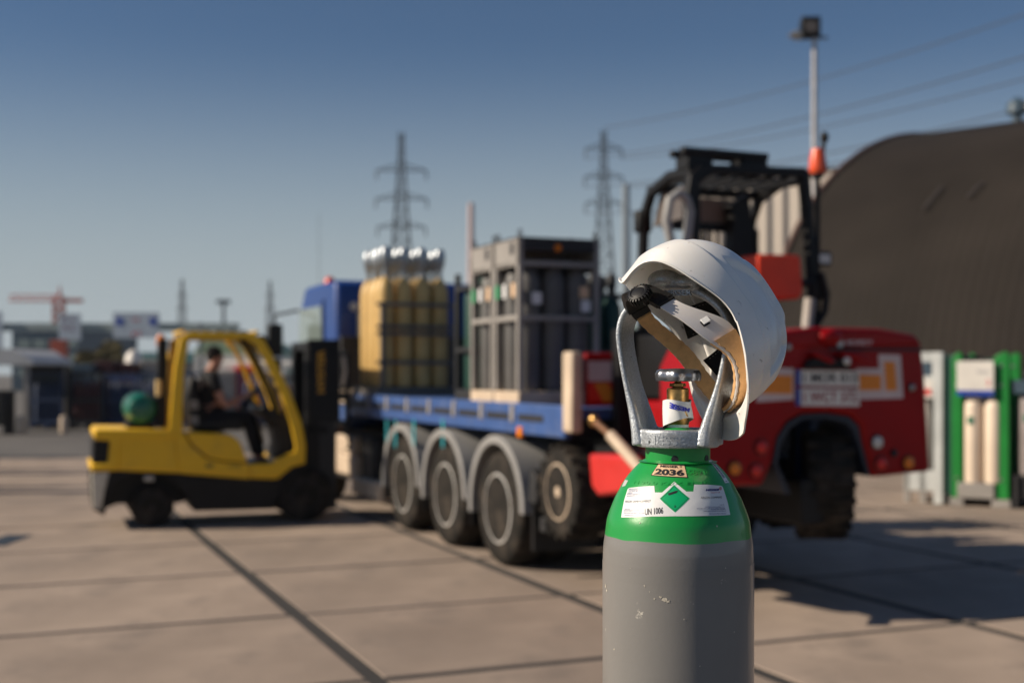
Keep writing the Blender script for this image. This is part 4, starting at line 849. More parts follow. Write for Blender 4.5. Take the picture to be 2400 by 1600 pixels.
# ---------------------------------------------------------------- packs of gas bottles on the bed
def bottle_meshes(r, h, m_, capm, k=1):
    b = MB().lathe([(r*.9, 0), (r, .03), (r, h-.20), (r*.93, h-.13), (r*.72, h-.06), (r*.36, h-.01), (r*.30, h)], n=20).mesh('gas_bottle', m_)
    c = MB().lathe(([(r*.28, h-.02), (r*.28, h+.09), (r*.50, h+.14), (r*.66, h+.22), (r*.62, h+.31), (r*.36, h+.35), (.001, h+.355)] if k > 1 else [(r*.34, h-.01), (r*.36, h+.04), (r*.52, h+.10), (r*.56, h+.17), (r*.45, h+.22), (r*.15, h+.235), (.001, h+.235)]), n=14, cap=False).mesh('bottle_cap', capm); return b, c
def pack(name, label, loc, nx, ny, pitch, h, m_, capm, framem, bars, z0=.12, post=True, capd=True, top=0, base=None, rearonly=False, capk=1):
    """bottles in a frame; local x forward, y left (0 = left side); loc in lorry coordinates"""
    w_ = TR.w(loc[0], loc[1], loc[2]); t = thing(name, label, 'bottle pack', w_, TR.rz, 'packs of gas bottles on the flatbed lorry')
    bm_, cm_ = bottle_meshes(pitch*.455, h, m_, capm, capk)
    for i in range(nx):
        for j in range(ny):
            o = link('gas_bottle', bm_, t); o.location = (.04+pitch*(i+.5)+rnd.uniform(-.004, .004), -.04-pitch*(j+.5)+rnd.uniform(-.004, .004), z0-rnd.uniform(0, .018)); o.rotation_euler = (rnd.uniform(-.006, .006), rnd.uniform(-.006, .006), rnd.uniform(0, 6))
            if capd: c = link('bottle_cap', cm_, o)
    L_, W_ = nx*pitch+.08, ny*pitch+.08
    MB().box(0, L_, -W_, 0, .0, z0-.005).build('pallet_base', base or framem, t, bev=.01)
    H_ = top or bars[-1]+.03
    if post:
        for x, y in (((0, -.05), (0, -W_+.02)) if rearonly else ((0, 0), (L_-.05, 0), (0, -W_+.05), (L_-.05, -W_+.05))): MB().box(x, x+.05, y-.05, y, z0, H_).build('frame_post', framem, t, bev=.006)
    for z in bars:
        for q in (((0, .025, -W_, 0),) if rearonly else ())+() if rearonly else ((0, .025, -W_+.05, -.05), (L_-.025, L_, -W_+.05, -.05), (.05, L_-.05, -.025, 0), (.05, L_-.05, -W_, -W_+.025)):
            MB().box(q[0], q[1], q[2], q[3], z-.022, z+.022).build('frame_bar', framem, t, bev=.004)
    return t, L_, W_
t1, L1, W1 = pack('bottle_pack', 'pack of tall yellow gas bottles with shiny caps in a dark frame', (3.72, -.02, BZ), 4, 4, .225, 1.30, M['bottleY'], M['capW'], mat('grey_brown_frame', (.13, .115, .10), .6), (.40, .74, .82, 1.08), top=1.11, rearonly=True, capk=1.55)
t2, L2, W2 = pack('bottle_pack', 'grey bottle pack nearest the tail of the flatbed, tall frame with orange-lidded valve box', (-.42, -.02, BZ), 2, 3, .235, 1.12, M['bottleG'], M['capW'], M['frameG'], (.75, 1.22), top=1.44, capd=False, base=M['cream'])
def packtop(t, L_, W_):
    b = MB().box(.0, L_, -W_, -W_+.02, 1.16, 1.43).build('top_panel', M['frameG'], t, bev=.006); MB().box(0, L_, -.02, 0, 1.20, 1.43).build('top_panel', M['frameG'], t, bev=.006)
    MB().box(.10, .17, -.004, .004, 1.30, 1.40).build('panel_slot', M['ink'], t)
    MB().box(0, .02, -W_+.05, -.05, 1.33, 1.43).build('top_bar', M['dsteel'], t, bev=.006); MB().box(L_-.02, L_, -W_+.05, -.05, 1.2, 1.43).build('top_panel', M['frameG'], t)
    MB().box(.0, L_, -W_, -.0, 1.43, 1.445).build('top_edge', M['dsteel'], t, bev=.004)
    for x, y in ((.03, -.03), (.03, -W_+.03), (L_-.03, -.03), (L_-.03, -W_+.03)):
        pts = [(x+.035*math.cos(a), y, 1.475+.035*math.sin(a)) for a in [2*math.pi*k/12 for k in range(13)]]; MB().tube(pts, .007, 6).build('lifting_eye', M['dsteel'], t)
    MB().lathe([(.001, 0), (.03, 0), (.035, .015), (.001, .03)], c=(-.01, -W_*.48, 1.36), axis='x', n=16).build('valve_lid', M['amber'], t)
    MB().box(.05, .10, -W_*.8, -W_*.3, 1.20, 1.26).build('manifold_pipe', M['steel'], t, bev=.02)
    for y, z, c in ((-W_*.22, .92, 'labelw'), (-W_*.80, .98, 'hz'), (-W_*.82, .86, 'labelw')):
        MB().box(-.006, -.002, y-.045, y+.045, z-.05, z+.05).build('sticker', M['labelo'] if c == 'hz' else M['labelw'], t)
    for x, c in ((.10, M['labelo']), (L_*.55, M['labelw']), (L_*.85, mat('green_sticker', (.02, .3, .12), .5))): MB().box(x-.035, x+.035, .002, .006, .93, 1.05).build('sticker', c, t)
packtop(t2, L2, W2)
t3 = dup(t2, TR.w(.16, -.02, BZ), TR.rz, 'grey bottle pack standing directly ahead of the one nearest the lorry tail')
t4, L4, W4 = pack('bottle_pack', 'dark green bottle pack in the gap between the yellow and the grey bottles', (.80, -.10, BZ), 2, 4, .235, 1.08, M['dgreen'], M['dsteel'], M['dsteel'], (.5, 1.1), top=1.25)
# more bottles lying beyond, right half of the bed
t5, L5, W5 = pack('bottle_pack', 'dark bottle pack on the far half of the bed, mostly hidden', (1.6, -1.2, BZ), 3, 4, .235, 1.0, M['dgreen'], M['dsteel'], M['dsteel'], (.5, 1.1), top=1.2)
# ---------------------------------------------------------------- red truck-mounted forklift carried on the lorry's tail
mf = thing('truck_mounted_forklift', 'red truck-mounted forklift with black open cab hanging on the tail of the lorry', 'forklift', TR.w(-2.9, -1.2), TR.rz)
OF = (-2.9, -1.2, 0)
XR = -2.97
def rp(px, py, x=XR): return TR.rear(px, py, x)
def c8(u, v): return 1740+u/2.8, 740+v/2.8
def r8(pts, x=XR): return [rp(*c8(*p), x) for p in pts]
def B(): return MB(OF)
# rear casing, with the wheel arch cut out of it
body = r8([(-280, 330), (-200, 160), (130, 120), (300, 100), (480, 78), (900, 90), (1130, 130), (1180, 190), (1205, 400), (1240, 1020), (860, 1058), (800, 820), (785, 720), (720, 655), (560, 632), (400, 640), (300, 690), (230, 800), (200, 960), (140, 1110), (-280, 1125)])
B().prism(body, XR, XR+.55, 'x').build('rear_casing', M['red'], mf, bev=.035, seg=3)
lid = r8([(-190, 158), (130, 118), (480, 76), (900, 86), (1135, 128), (1184, 200), (820, 224), (480, 215), (-190, 250)])
B().prism([(a, b_+.004) for a, b_ in lid], XR-.012, XR+.565, 'x').build('engine_lid', M['red'], mf, bev=.03, seg=3)
yl, zl = rp(*c8(1190, 212)); B().prism(r8([(560, 210), (1170, 215), (1172, 232), (560, 226)]), XR-.016, XR+.5, 'x').build('lid_gap', M['ink'], mf)
# arch lining, dark cavity and wheel
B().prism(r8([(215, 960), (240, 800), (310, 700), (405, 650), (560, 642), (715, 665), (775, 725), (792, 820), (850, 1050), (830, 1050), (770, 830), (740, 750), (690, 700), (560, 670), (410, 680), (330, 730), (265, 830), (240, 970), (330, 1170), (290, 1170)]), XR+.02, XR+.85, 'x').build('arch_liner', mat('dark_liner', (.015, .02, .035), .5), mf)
B().prism(r8([(120, 960), (900, 980), (880, 1110), (120, 1110)]), XR+.9, XR+1.0, 'x').build('frame_rear', M['black'], mf)
yw, zw = rp(1915, 1110, XR+.5); _, zb = rp(1915, 1254, XR+.5)
b = B(); R_ = .43; zc = zb+R_
wy = yw+.17
# steering wheel turned: axle runs across the machine
tw = MB((0, 0, 0)); pf = [(R_*.55, -.17), (R_*.80, -.175), (R_*.90, -.165), (R_*.965, -.13), (R_, -.06), (R_*1.0, .06), (R_*.965, .13), (R_*.90, .165), (R_*.80, .175), (R_*.55, .17)]
tw.lathe(pf, axis='y', n=48); wo = tw.build('rear_wheel', M['rubber'], mf, ang=40); wo.location = (XR+.42-OF[0], yw+.03-OF[1], zc); wo.rotation_euler = (0, 0, R(-25))
MB().lathe([(R_*.57, .165), (R_*.5, .10), (R_*.3, .06), (.05, .05), (.001, .05)], axis='y', n=32, cap=False).build('rim', M['cream'], wo)
lg = MB()
for k in range(22):
    for sd in (0, 1):
        a = 2*math.pi*(k+.5*sd)/22; u = Vector((math.cos(a), 0, math.sin(a))); t = Vector((-math.sin(a), 0, math.cos(a))); c = u*R_; y0, y1 = ((-.165, .01), (-.01, .165))[sd]
        lg.add([c+t*q+u*h+Vector((0, yy, 0)) for yy in (y0, y1) for q in (-.022, .022) for h in (-.02, .014)], [(0, 1, 3, 2), (4, 6, 7, 5), (0, 4, 5, 1), (2, 3, 7, 6), (0, 2, 6, 4), (1, 5, 7, 3)])
lo = lg.build('tread_lugs', M['rubber'], wo); lo['kind'] = 'stuff'
B().prism([(yw+.19, zc-.35), (yw+.25, zc-.3), (yw+.24, zc+.45), (yw-.02, zc+.52), (yw-.02, zc+.46), (yw+.18, zc+.42)], XR+.25, XR+.45, 'x').build('wheel_fork', M['navy'], mf, bev=.01)
B().box(XR+.1, XR+1.9, -1.35, -1.15, .62, .95).build('drive_frame', M['black'], mf, bev=.02)
B().box(XR+.9, XR+1.9, -2.15, -.30, .75, 1.05).build('main_frame', M['black'], mf, bev=.02)
# lamps and plates on the rear
def lampd(u, v, r, m_, nm):
    y, z = rp(*c8(u, v)); Yd = TR.w(XR, y).y; rr = r/2.8*Yd/FPX
    q = B().lathe([(rr*1.25, -.012), (rr*1.30, .02)], c=(XR, y, z), axis='x', n=24).build(nm, M['blackp'], mf)
    B().lathe([(.001, -.032), (rr*.6, -.030), (rr*.95, -.022), (rr, -.012)], c=(XR, y, z), axis='x', n=24).build('lens', m_, q)
for u, v, r, m_, nm in ((880, 828, 40, M['clear'], 'reversing_lamp'), (905, 970, 42, M['redlens'], 'tail_lamp'), (1085, 962, 40, M['amber'], 'indicator_lamp'), (118, 860, 42, M['redlens'], 'tail_lamp'), (85, 1015, 42, M['redlens'], 'tail_lamp'), (-55, 1000, 42, M['amber'], 'indicator_lamp'), (990, 900, 22, M['ink'], 'socket'), (1105, 470, 22, M['steel'], 'round_badge'), (295, 205, 22, M['steel'], 'round_badge')): lampd(u, v, r, m_, nm)
def plate(pts, m_, nm, d=.006, par=mf, x=XR): return B().prism(r8(pts, x), x-d, x-.001, 'x').build(nm, m_, par)
p_ = plate([(90, 565), (90, 335), (335, 345), (335, 548)], M['rtape'], 'reflective_border'); plate([(120, 508), (120, 385), (322, 390), (322, 512)], M['rorange'], 'reflective_strip', .009)
plate([(745, 345), (895, 345), (890, 252), (1035, 256), (1052, 540), (760, 548)], M['rtape'], 'reflective_border')
plate([(762, 384), (905, 388), (905, 486), (765, 488)], M['rorange'], 'reflective_strip', .009); plate([(925, 300), (995, 302), (1010, 488), (938, 490)], M['rorange'], 'reflective_strip', .009)
for v0, v1, tx_, ik in ((355, 462, '1 MOR 013', 'ink'), (475, 592, '1 WCT 372', 'maroonink')):
    q = plate([(345, v0), (752, v0+6), (762, v1), (345, v1-4)], M['white'], 'number_plate', .014); plate([(345, v0), (372, v0), (374, v1-4), (345, v1-4)], M['bluew'], 'plate_band', .017)
    y0, z0 = rp(*c8(392, v1-24)); y1, z1 = rp(*c8(742, v0+20)); t = B(); text_on(t, tx_, (XR-.0165, y0, z0), (0, -1, 0), (0, 0, 1), y0-y1, z1-z0, .02)
    t.build('plate_text', M['ink'] if ik == 'ink' else mat('plate_red', (.30, .01, .02), .5), q)
t = B(); y0, z0 = rp(*c8(670, 192)); y1, z1 = rp(*c8(848, 158)); text_on(t, 'MOFFETT', (XR-.016, y0, z0), (0, -1, 0), (0, 0, 1), y0-y1, (z1-z0)*.9, .03, shear=.2); t.build('lid_lettering', M['rtape'], mf)
q = B(); y0, z0 = rp(*c8(632, 178)); q.lathe([(.03, -.018), (.03, -.002)], c=(XR, y0, z0), axis='x', n=20).build('lid_badge', M['steel'], mf)
# black bracket above the plate, red handles
B().prism(r8([(390, 345), (410, 290), (520, 262), (640, 285), (700, 350)]), XR-.05, XR+.02, 'x').build('plate_bracket', M['black'], mf, bev=.01)
B().prism(r8([(600, 240), (700, 232), (785, 280), (760, 305), (640, 275)]), XR-.09, XR+.0, 'x').build('red_handle', M['red'], mf, bev=.02)
B().prism(r8([(430, 235), (520, 262), (580, 300), (540, 312), (430, 260)]), XR-.08, XR+.0, 'x').build('red_handle', M['red'], mf, bev=.02)
B().prism(r8([(300, 140), (400, 95), (410, 150), (330, 175)]), XR+.1, XR+.3, 'x').build('red_handle', M['red'], mf, bev=.02)
y0, z0 = rp(*c8(565, 140)); q = B(); blob(q, (XR-.02, y0, z0), (.05, .10, .06)); q.build('filler_cap', M['red'], mf)
y0, z0 = rp(*c8(645, 296)); q = B(); blob(q, (XR-.07, y0, z0), (.02, .03, .03)); q.build('plate_lamp', M['clear'], mf)
# left side: front wheel near the lorry, red guard, boom cylinder, deck
mw = wheel(mf, 0, 0, .37, .30, 0, -1, M['rubber'], M['cream'], .60, .15, lugs=18, name='front_wheel')
fx, fz = TR.side(1306, 1152, -.02); mw.location = (fx-OF[0], -.02-OF[1], fz)
c_ = mw.copy(); COL.objects.link(c_); c_.parent = mf; c_.location = (fx-OF[0], -2.35-OF[1], fz); c_.rotation_euler = (0, 0, math.pi)
for g in kids(mw): d = g.copy(); COL.objects.link(d); d.parent = c_
B().prism([TR.side(px, py, .0) for px, py in ((1378, 1062), (1462, 1066), (1500, 1100), (1490, 1150), (1400, 1162), (1384, 1140))], -.45, .0).build('side_guard', mat('bright_red_guard', (.62, .03, .025), .35, coat=.3), mf, bev=.03, seg=3)
B().box(-2.9, -1.6, -.55, -.15, .85, 1.15).build('side_frame', M['black'], mf, bev=.02)
B().box(-2.45, -2.0, -.75, -.30, 1.15, 1.50).build('side_tank', M['red'], mf, bev=.04)
B().box(-2.35, -1.55, -.9, -.5, 1.5, 2.0).build('battery_cover', M['black'], mf, bev=.03)
a = TR.side(1392, 985, .02); b2 = TR.side(1432, 1020, .02); d2 = TR.side(1500, 1095, .02); e2 = TR.side(1560, 1165, .02)
bc_ = B().tube([(b2[0], .02, b2[1]), (e2[0], .02, e2[1])], .042, 16).build('boom_cylinder', M['cream'], mf); B().tube([(a[0], .02, a[1]), (b2[0], .02, b2[1])], .026, 12).build('piston_rod', mat('rod_copper', (.5, .26, .14), .3, .8), bc_)
q = B(); blob(q, (a[0], .02, a[1]), (.05, .04, .05)); q.build('rod_eye', M['brass'], bc_)
B().box(-1.62, -1.5, -2.0, -.35, .9, 2.05).build('mast', M['black'], mf, bev=.01)
# cab frame
XB, XF = -2.2, -1.46
def cb(px, py, x=XB): return TR.rear(px, py, x)
ptL = [cb(1618, 790), cb(1620, 470), cb(1622, 430), cb(1636, 406)]; ptR = [cb(1906, 780), cb(1896, 560), cb(1890, 420)]
B().prism([cb(1608, 800), cb(1640, 800), cb(1636, 430), cb(1668, 408), cb(1874, 416), cb(1888, 560), cb(1898, 700), cb(1890, 790), cb(1908, 790), cb(1914, 700), cb(1904, 560), cb(1893, 404), cb(1880, 394), cb(1640, 386), cb(1612, 410), cb(1604, 470)], XB-.04, XB+.04, 'x').build('rear_hoop', M['black'], mf, bev=.012)
yL = cb(1620, 500)[0]; yR = cb(1892, 500)[0]; ztop = cb(1750, 398)[1]
def sd_(px, py, y=None): return TR.side(px, py, yL if y is None else y)
for yy in (yL, yR+.04):
    b = B(); b.band([(XB, ztop-.04), (XB+.32, ztop-.03), (XF-.12, ztop-.12), (XF-.0, ztop-.30), (XF+.03, ztop-.7), (XF+.03, 1.9)], .07, yy-.05, yy+.02); b.build('side_hoop', M['black'], mf, bev=.01)
for k in range(8):
    y0 = yR+(yL-yR)*(k+.5)/8; B().box(XB, XF-.1, y0-.022, y0+.022, ztop-.06, ztop-.03).build('roof_slat', M['black'], mf, bev=.005)
B().box(XF-.18, XF-.06, yR, yL, ztop-.12, ztop-.06).build('front_beam', M['black'], mf, bev=.01)
B().box(XB+.45, XB+.48, yR+.22, yL-.05, ztop-.36, ztop-.16).build('roof_panel', mat('brown_panel', (.20, .145, .11), .6), mf, bev=.01)
B().box(XB+.43, XB+.50, yR+.20, yL-.03, ztop-.42, ztop-.36).build('panel_bar', M['black'], mf)
B().prism([(XB+.05, ztop-.35), (XF-.05, ztop-.38), (XF-.15, ztop-.14), (XB+.1, ztop-.10)], yL-.09, yL-.07).build('side_glazing', mat('tinted_panel', (.13, .11, .10), .3), mf)
# rack on the roof
z0 = cb(1750, 362)[1]; y0, y1 = cb(1600, 362)[0], cb(1800, 362)[0]
rk = B().box(XB-.02, XB+.06, y1, y0, z0-.035, z0+.02).build('roof_rack', M['black'], mf, bev=.012); B().box(XB+.14, XB+.20, y1, y0, z0-.035, z0+.02).build('rack_bar', M['black'], rk, bev=.012)
for u0, u1 in ((1612, 1672), (1740, 1800)): a, b_ = cb(u0, 370)[0], cb(u1, 370)[0]; B().box(XB, XB+.18, b_, a, ztop-.02, z0-.03).build('rack_foot', M['black'], rk, bev=.01)
# curved air pipe on the cab's rear corner, seat, control tower, red tank
b = B(); pts = [cb(1596, 640), cb(1600, 560), cb(1608, 500), cb(1600, 470), cb(1580, 455), cb(1560, 470), cb(1552, 520), cb(1565, 580), cb(1580, 640)]
b.tube([(XB-.06, p[0], p[1]) for p in pts], .035, 12); b.build('exhaust_pipe', M['greyp'], mf)
y0, z0 = cb(1614, 555, XB-.1); B().box(XB-.05, XB-.045, y0-.06, y0+.0, z0-.10, z0+.10).build('yellow_sticker', mat('sticker_yellow', (.72, .48, .06), .5), mf)
y0, z0 = cb(1614, 600, XB-.1); B().box(XB-.05, XB-.045, y0-.06, y0+.0, z0-.10, z0+.06).build('pale_sticker', M['labelo'], mf)
B().prism([cb(1766, 620), cb(1770, 500), cb(1764, 470), cb(1810, 440), cb(1814, 520), cb(1822, 620), cb(1826, 800), cb(1766, 800)], XB+.30, XB+.42, 'x').build('mast_column', M['black'], mf, bev=.01)
for px in (1646, 1662, 1678, 1771): y0 = cb(px, 500, XF)[0]; B().box(XF-.03, XF+.0, y0-.012, y0+.012, 1.9, ztop-.35).build('guard_bar', M['black'], mf, bev=.003)
B().prism([cb(1650, 800), cb(1740, 800), cb(1745, 690), cb(1720, 630), cb(1665, 630), cb(1648, 690)], XB+.18, XB+.34, 'x').build('seat', M['blackp'], mf, bev=.03)
B().prism([cb(1740, 600, XB-.1), cb(1840, 603, XB-.1), cb(1846, 690, XB-.1), cb(1838, 704, XB-.1), cb(1740, 706, XB-.1)], XB-.30, XB-.06, 'x').build('red_tank', M['orange'], mf, bev=.02)
a = [cb(1846, 660, XB-.1), cb(1900, 665, XB-.1)]; B().tube([(XB-.1, *a[0]), (XB-.1, *a[1])], .035).build('tank_bracket', M['black'], mf)
# right post with mirror, handle, cable
y0, z0 = cb(1925, 607); m1 = B().box(XB-.03, XB+.06, y0-.085, y0+.065, z0-.055, z0+.06).build('mirror', M['blackp'], mf, bev=.02); B().box(XB-.034, XB-.03, y0-.06, y0+.04, z0-.035, z0+.035).build('mirror_glass', M['clear'], m1)
y0, z0 = cb(1912, 675); B().box(XB-.05, XB+.04, y0-.05, y0+.05, z0-.10, z0+.12).build('control_box', M['black'], mf, bev=.03)
pts = [cb(1912, 640), cb(1926, 690), cb(1922, 730), cb(1898, 770), cb(1882, 790)]; B().tube([(XB-.06, *p) for p in pts], .028, 10).build('cable', M['blackp'], mf)
pts = [cb(1893, 700), cb(1884, 790)]; B().tube([(XB-.03, *p) for p in pts], .045, 10).build('hose_cover', mat('light_grey_hose', (.42, .38, .35), .5), mf)
y0, z0 = cb(1495, 522, XF+.1); m1 = B().box(XF-.02, XF+.08, y0-.07, y0+.06, z0-.09, z0+.09).build('mirror', M['blackp'], mf, bev=.02); B().tube([(XF+.02, y0, z0+.02), (XF+.02, yL, z0+.02)], .018).build('mirror_arm', mat('red_brown_arm', (.12, .02, .02), .5), m1)
# beacon on its own post
y0, zt_ = cb(1916, 350); zb_ = cb(1916, 402)[1]; bm = B().lathe([(.05, zb_-.02), (.065, zb_), (.066, zb_+.03), (.060, zb_+.10), (.045, zt_), (.001, zt_+.01)], c=(XB, y0, 0), n=24).build('beacon', mat('orange_beacon', (.78, .10, .03), .3), mf)
B().lathe([(.02, 1.95), (.02, zb_-.06), (.048, zb_-.05), (.05, zb_-.015)], c=(XB, y0, 0), n=14).build('beacon_post', M['blackp'], mf)
y1, z1 = cb(1932, 322); q = B().tube([(XB, y0-.02, zb_-.02), (XB, y0-.075, zb_+.02), (XB, y1+.02, z1-.13), (XB, y1, z1)], .02, 10); blob(q, (XB, y1, z1), (.035, .035, .045)); q.build('aerial_knob', M['blackp'], mf)
# ---------------------------------------------------------------- bottle racks on the right
RK = Fr(*G(2237, 1184).xy, .86, -.51)
def rk_side(px, py, y=0): return RK.side(px, py, y)
rg_ = thing('bottle_rack', 'green-posted rack of cream gas bottles under a white sign', 'bottle rack', RK.w(0, 0), RK.rz, 'bottle racks by the brown hall')
def rpx(px): return rk_side(px, 1100)[0]
HB = 1.98; L_ = rpx(2345)
for x, w_, m_ in ((rpx(2241), .13, 'g'), (rpx(2345), .19, 'g')):
    for y in (.04, .95):
        p_ = MB().prism([(x-w_/2, .10), (x+w_/2, .10), (x+w_/2, HB-.03), (x+w_/2-.05, HB), (x-w_/2+.02, HB-.06), (x-w_/2, HB-.12)], y, y+.10).build('post', M['green'], rg_, bev=.01)
        MB().box(x-w_/2-.02, x+w_/2+.02, y-.02, y+.12, 0, .10).build('post_foot', M['frameG'], p_, bev=.005)
        for z in (.35, 1.55, 1.80): MB().lathe([(.001, 0), (.022, 0), (.022, .01)][1:], c=(x, y-.008, z), axis='y', n=12).build('bolt', M['steel'], p_)
x0, x1 = rpx(2247), rpx(2326)
MB().box(x0-.02, x1+.02, .0, 1.0, .10, .30).build('tray', M['frameG'], rg_, bev=.01)
z0, z1 = rk_side(2290, 927)[1], rk_side(2290, 846)[1]
sg = MB().box(x0-.02, x1+.02, -.03, .0, z0, z1).build('sign_board', M['white'], rg_, bev=.004)
MB().box(x0-.02, x1+.02, -.034, -.0305, z0, z0+.07).build('sign_stripe', M['bluew'], sg)
t = MB(); text_on(t, 'Argon', (x0+.22, -.0325, z1-.17), (1, 0, 0), (0, 0, 1), .16, .06, .01); t.build('sign_lettering', mat('grey_print', (.35, .35, .38), .5), sg)
t = MB(); text_on(t, '2', (x0+.34, -.0325, z0+.13), (1, 0, 0), (0, 0, 1), .05, .08, .02); t.build('sign_mark', mat('pink_print', (.7, .2, .2), .5), sg)
bmc, cmc = bottle_meshes(.118, 1.15, mat('cream_bottle_paint', (.80, .66, .52), .45, var=.05), M['cream'])
dmk = MB().box(-.035, .035, -.004, .004, -.05, .05).mesh('green_diamond', mat('diamond_green', (.0, .16, .09), .5))
for i in range(2):
    for j in range(3):
        o = link('gas_bottle', bmc, rg_); o.location = (x0+.12+i*.25+.04, .13+j*.26, .30); link('bottle_cap', cmc, o)
        if j == 0 and i == 0: q = link('hazard_sticker', dmk, o); q.location = (-.02, -.118, .80)
MB().box(x0, x1, .02, .05, 1.62, 1.68).build('chain_bar', M['dsteel'], rg_)
MB().box(x0, x1, .9, .95, .3, 1.9).build('back_panel', M['dgreen'], rg_)
wr0 = thing('bottle_rack', 'pale grey rack of gas bottles with red and white notice, behind the red forklift', 'bottle rack', RK.w(0, .0), RK.rz, 'bottle racks by the brown hall')
xa, xb = rk_side(2120, 1100, .15)[0], rk_side(2209, 1100, .15)[0]
for x in (xa+.04, (xa+xb)/2, xb-.05):
    for y in (.1, 1.0): MB().box(x-.04, x+.04, y, y+.07, 0, HB-.02 if x > xb-.1 else .45).build('post', M['frameG'] if y < .5 else M['dgreen'], wr0, bev=.006)
lp = mat('pale_grey_paint', (.55, .57, .56), .5); MB().box(xb-.10, xb+.02, .08, .20, 0, HB).build('corner_post', lp, wr0, bev=.01)
MB().box(xa, xb, .1, 1.0, .16, .42).build('tray', lp, wr0, bev=.01)
MB().box(xa+.1, xb-.1, .1, .14, 1.45, HB).build('notice_board', lp, wr0); MB().box(xb-.40, xb-.13, .09, .098, 1.68, 1.85).build('notice_picture', M['slate'], wr0)
MB().box(xb-.40, xb-.11, .09, .098, 1.38, 1.62).build('notice', M['white'], wr0); MB().box(xb-.38, xb-.13, .086, .089, 1.42, 1.50).build('notice_stripe', mat('notice_red', (.62, .06, .05), .5), wr0)
MB().box(xb+.02, xb+.34, .12, 1.0, .12, HB-.05).build('side_panel', M['dgreen'], wr0, bev=.01)
for k in range(5): o = link('gas_bottle', MB().lathe([(.075, .42), (.075, 1.5), (.05, 1.6), (.02, 1.66)], n=16).mesh('gas_bottle', M['frameG']) if k == 0 else o.data, wr0); o.location = (xb-.22-k*.17, .32, 0)
rd_ = thing('bottle_rack', 'dark rack with grey gas bottles at the picture edge past the green post', 'bottle rack', RK.w(0, 0), RK.rz, 'bottle racks by the brown hall')
xc = rpx(2375); MB().box(xc, xc+1.2, .05, 1.0, .12, .42).build('tray', M['dsteel'], rd_, bev=.01)
for x in (xc+.0, xc+1.15): MB().box(x, x+.05, .95, 1.0, 0, 1.9).build('post', M['dsteel'], rd_)
MB().box(xc, xc+1.2, .95, 1.0, .4, 1.88).build('back_panel', M['dsteel'], rd_)
for x in (xc+.0, xc+1.15): MB().box(x, x+.05, .0, .05, 0, .42).build('leg', M['dsteel'], rd_)
MB().box(xc, xc+1.2, .04, .09, 1.45, 1.62).build('chain_bar', M['slate'], rd_)
bmd, cmd_ = bottle_meshes(.118, 1.1, mat('taupe_bottle_paint', (.30, .26, .25), .45), M['dsteel'])
for i in range(4): o = link('gas_bottle', bmd, rd_); o.location = (xc+.14+i*.26, .22, .42); link('bottle_cap', cmd_, o); q = link('hazard_sticker', dmk, o); q.location = (0.0, -.12, .72)

# ---------------------------------------------------------------- brown barrel hall on the right
HL = Fr(4.8, 24.7, math.cos(.72), -math.sin(.72))
HW, HHt, HLen = 10.0, 7.75, 17.0
hl_ = thing('barrel_hall', 'large brown corrugated barrel-roofed hall behind the bottle racks', 'building', HL.w(0, 0), HL.rz)
v = []; f = []; NS = 46; NXr = int(HLen/.05)
def arch(t, d=0): a = math.pi*t; return (HW*(1-math.cos(a))+0, (HHt+d)*math.sin(a)**.9) if True else None
for i in range(NXr+1):
    x = i*.05; d = .007*(1 if i % 4 in (1, 2) else 0)
    for j in range(NS+1):
        a = math.pi*j/NS; y = HW-(HW+d)*math.copysign(abs(math.cos(a)), math.cos(a)); z = (HHt+d)*math.sin(a)**.9+.0; v.append((x, y, z))
f = [(i*(NS+1)+j, (i+1)*(NS+1)+j, (i+1)*(NS+1)+j+1, i*(NS+1)+j+1) for i in range(NXr) for j in range(NS)]
rs = MB().add(v, f).build('roof_shell', M['hall'], hl_, ang=60)
ed = MB(); pts = [(0, HW-(HW+.02)*math.copysign(abs(math.cos(math.pi*j/40)), math.cos(math.pi*j/40)), (HHt+.02)*abs(math.sin(math.pi*j/40))**.9) for j in range(41)]
ed.tube(pts, .06, 8); ed.build('end_trim', mat('sunlit_edge_trim', (.11, .06, .045), .6), hl_)  # orange-brown colour stands for sunlight caught along the arch edge
ew = MB(); pts = [(y, z) for _, y, z in pts]; ew.prism(pts, .05, .12, 'x'); ew.build('end_wall', M['hall'], hl_)
for s_, t_, l_ in ((2.7, .205, .028), (3.5, .215, .018)):
    b = MB(); p = []
    for k in range(7):
        a = math.pi*(t_+l_*k/6); p.append((s_+.15*k/6, HW-(HW+.09)*abs(math.cos(a)), (HHt+.05)*math.sin(a)**.9))
    b.tube(p, .022, 6); b.build('roof_vent_strip', mat('vent_dark', (.06, .05, .048), .7), hl_)
for s_, m_, h_ in ((2.0, M['slate'], .7), (2.5, M['white'], .8)):
    b = MB().lathe([(.12, HHt-.1), (.12, HHt+h_*.4), (.26, HHt+h_*.45), (.24, HHt+h_*.8), (.05, HHt+h_)], c=(s_, HW-.8, 0), n=16); b.build('roof_ventilator', m_, hl_)
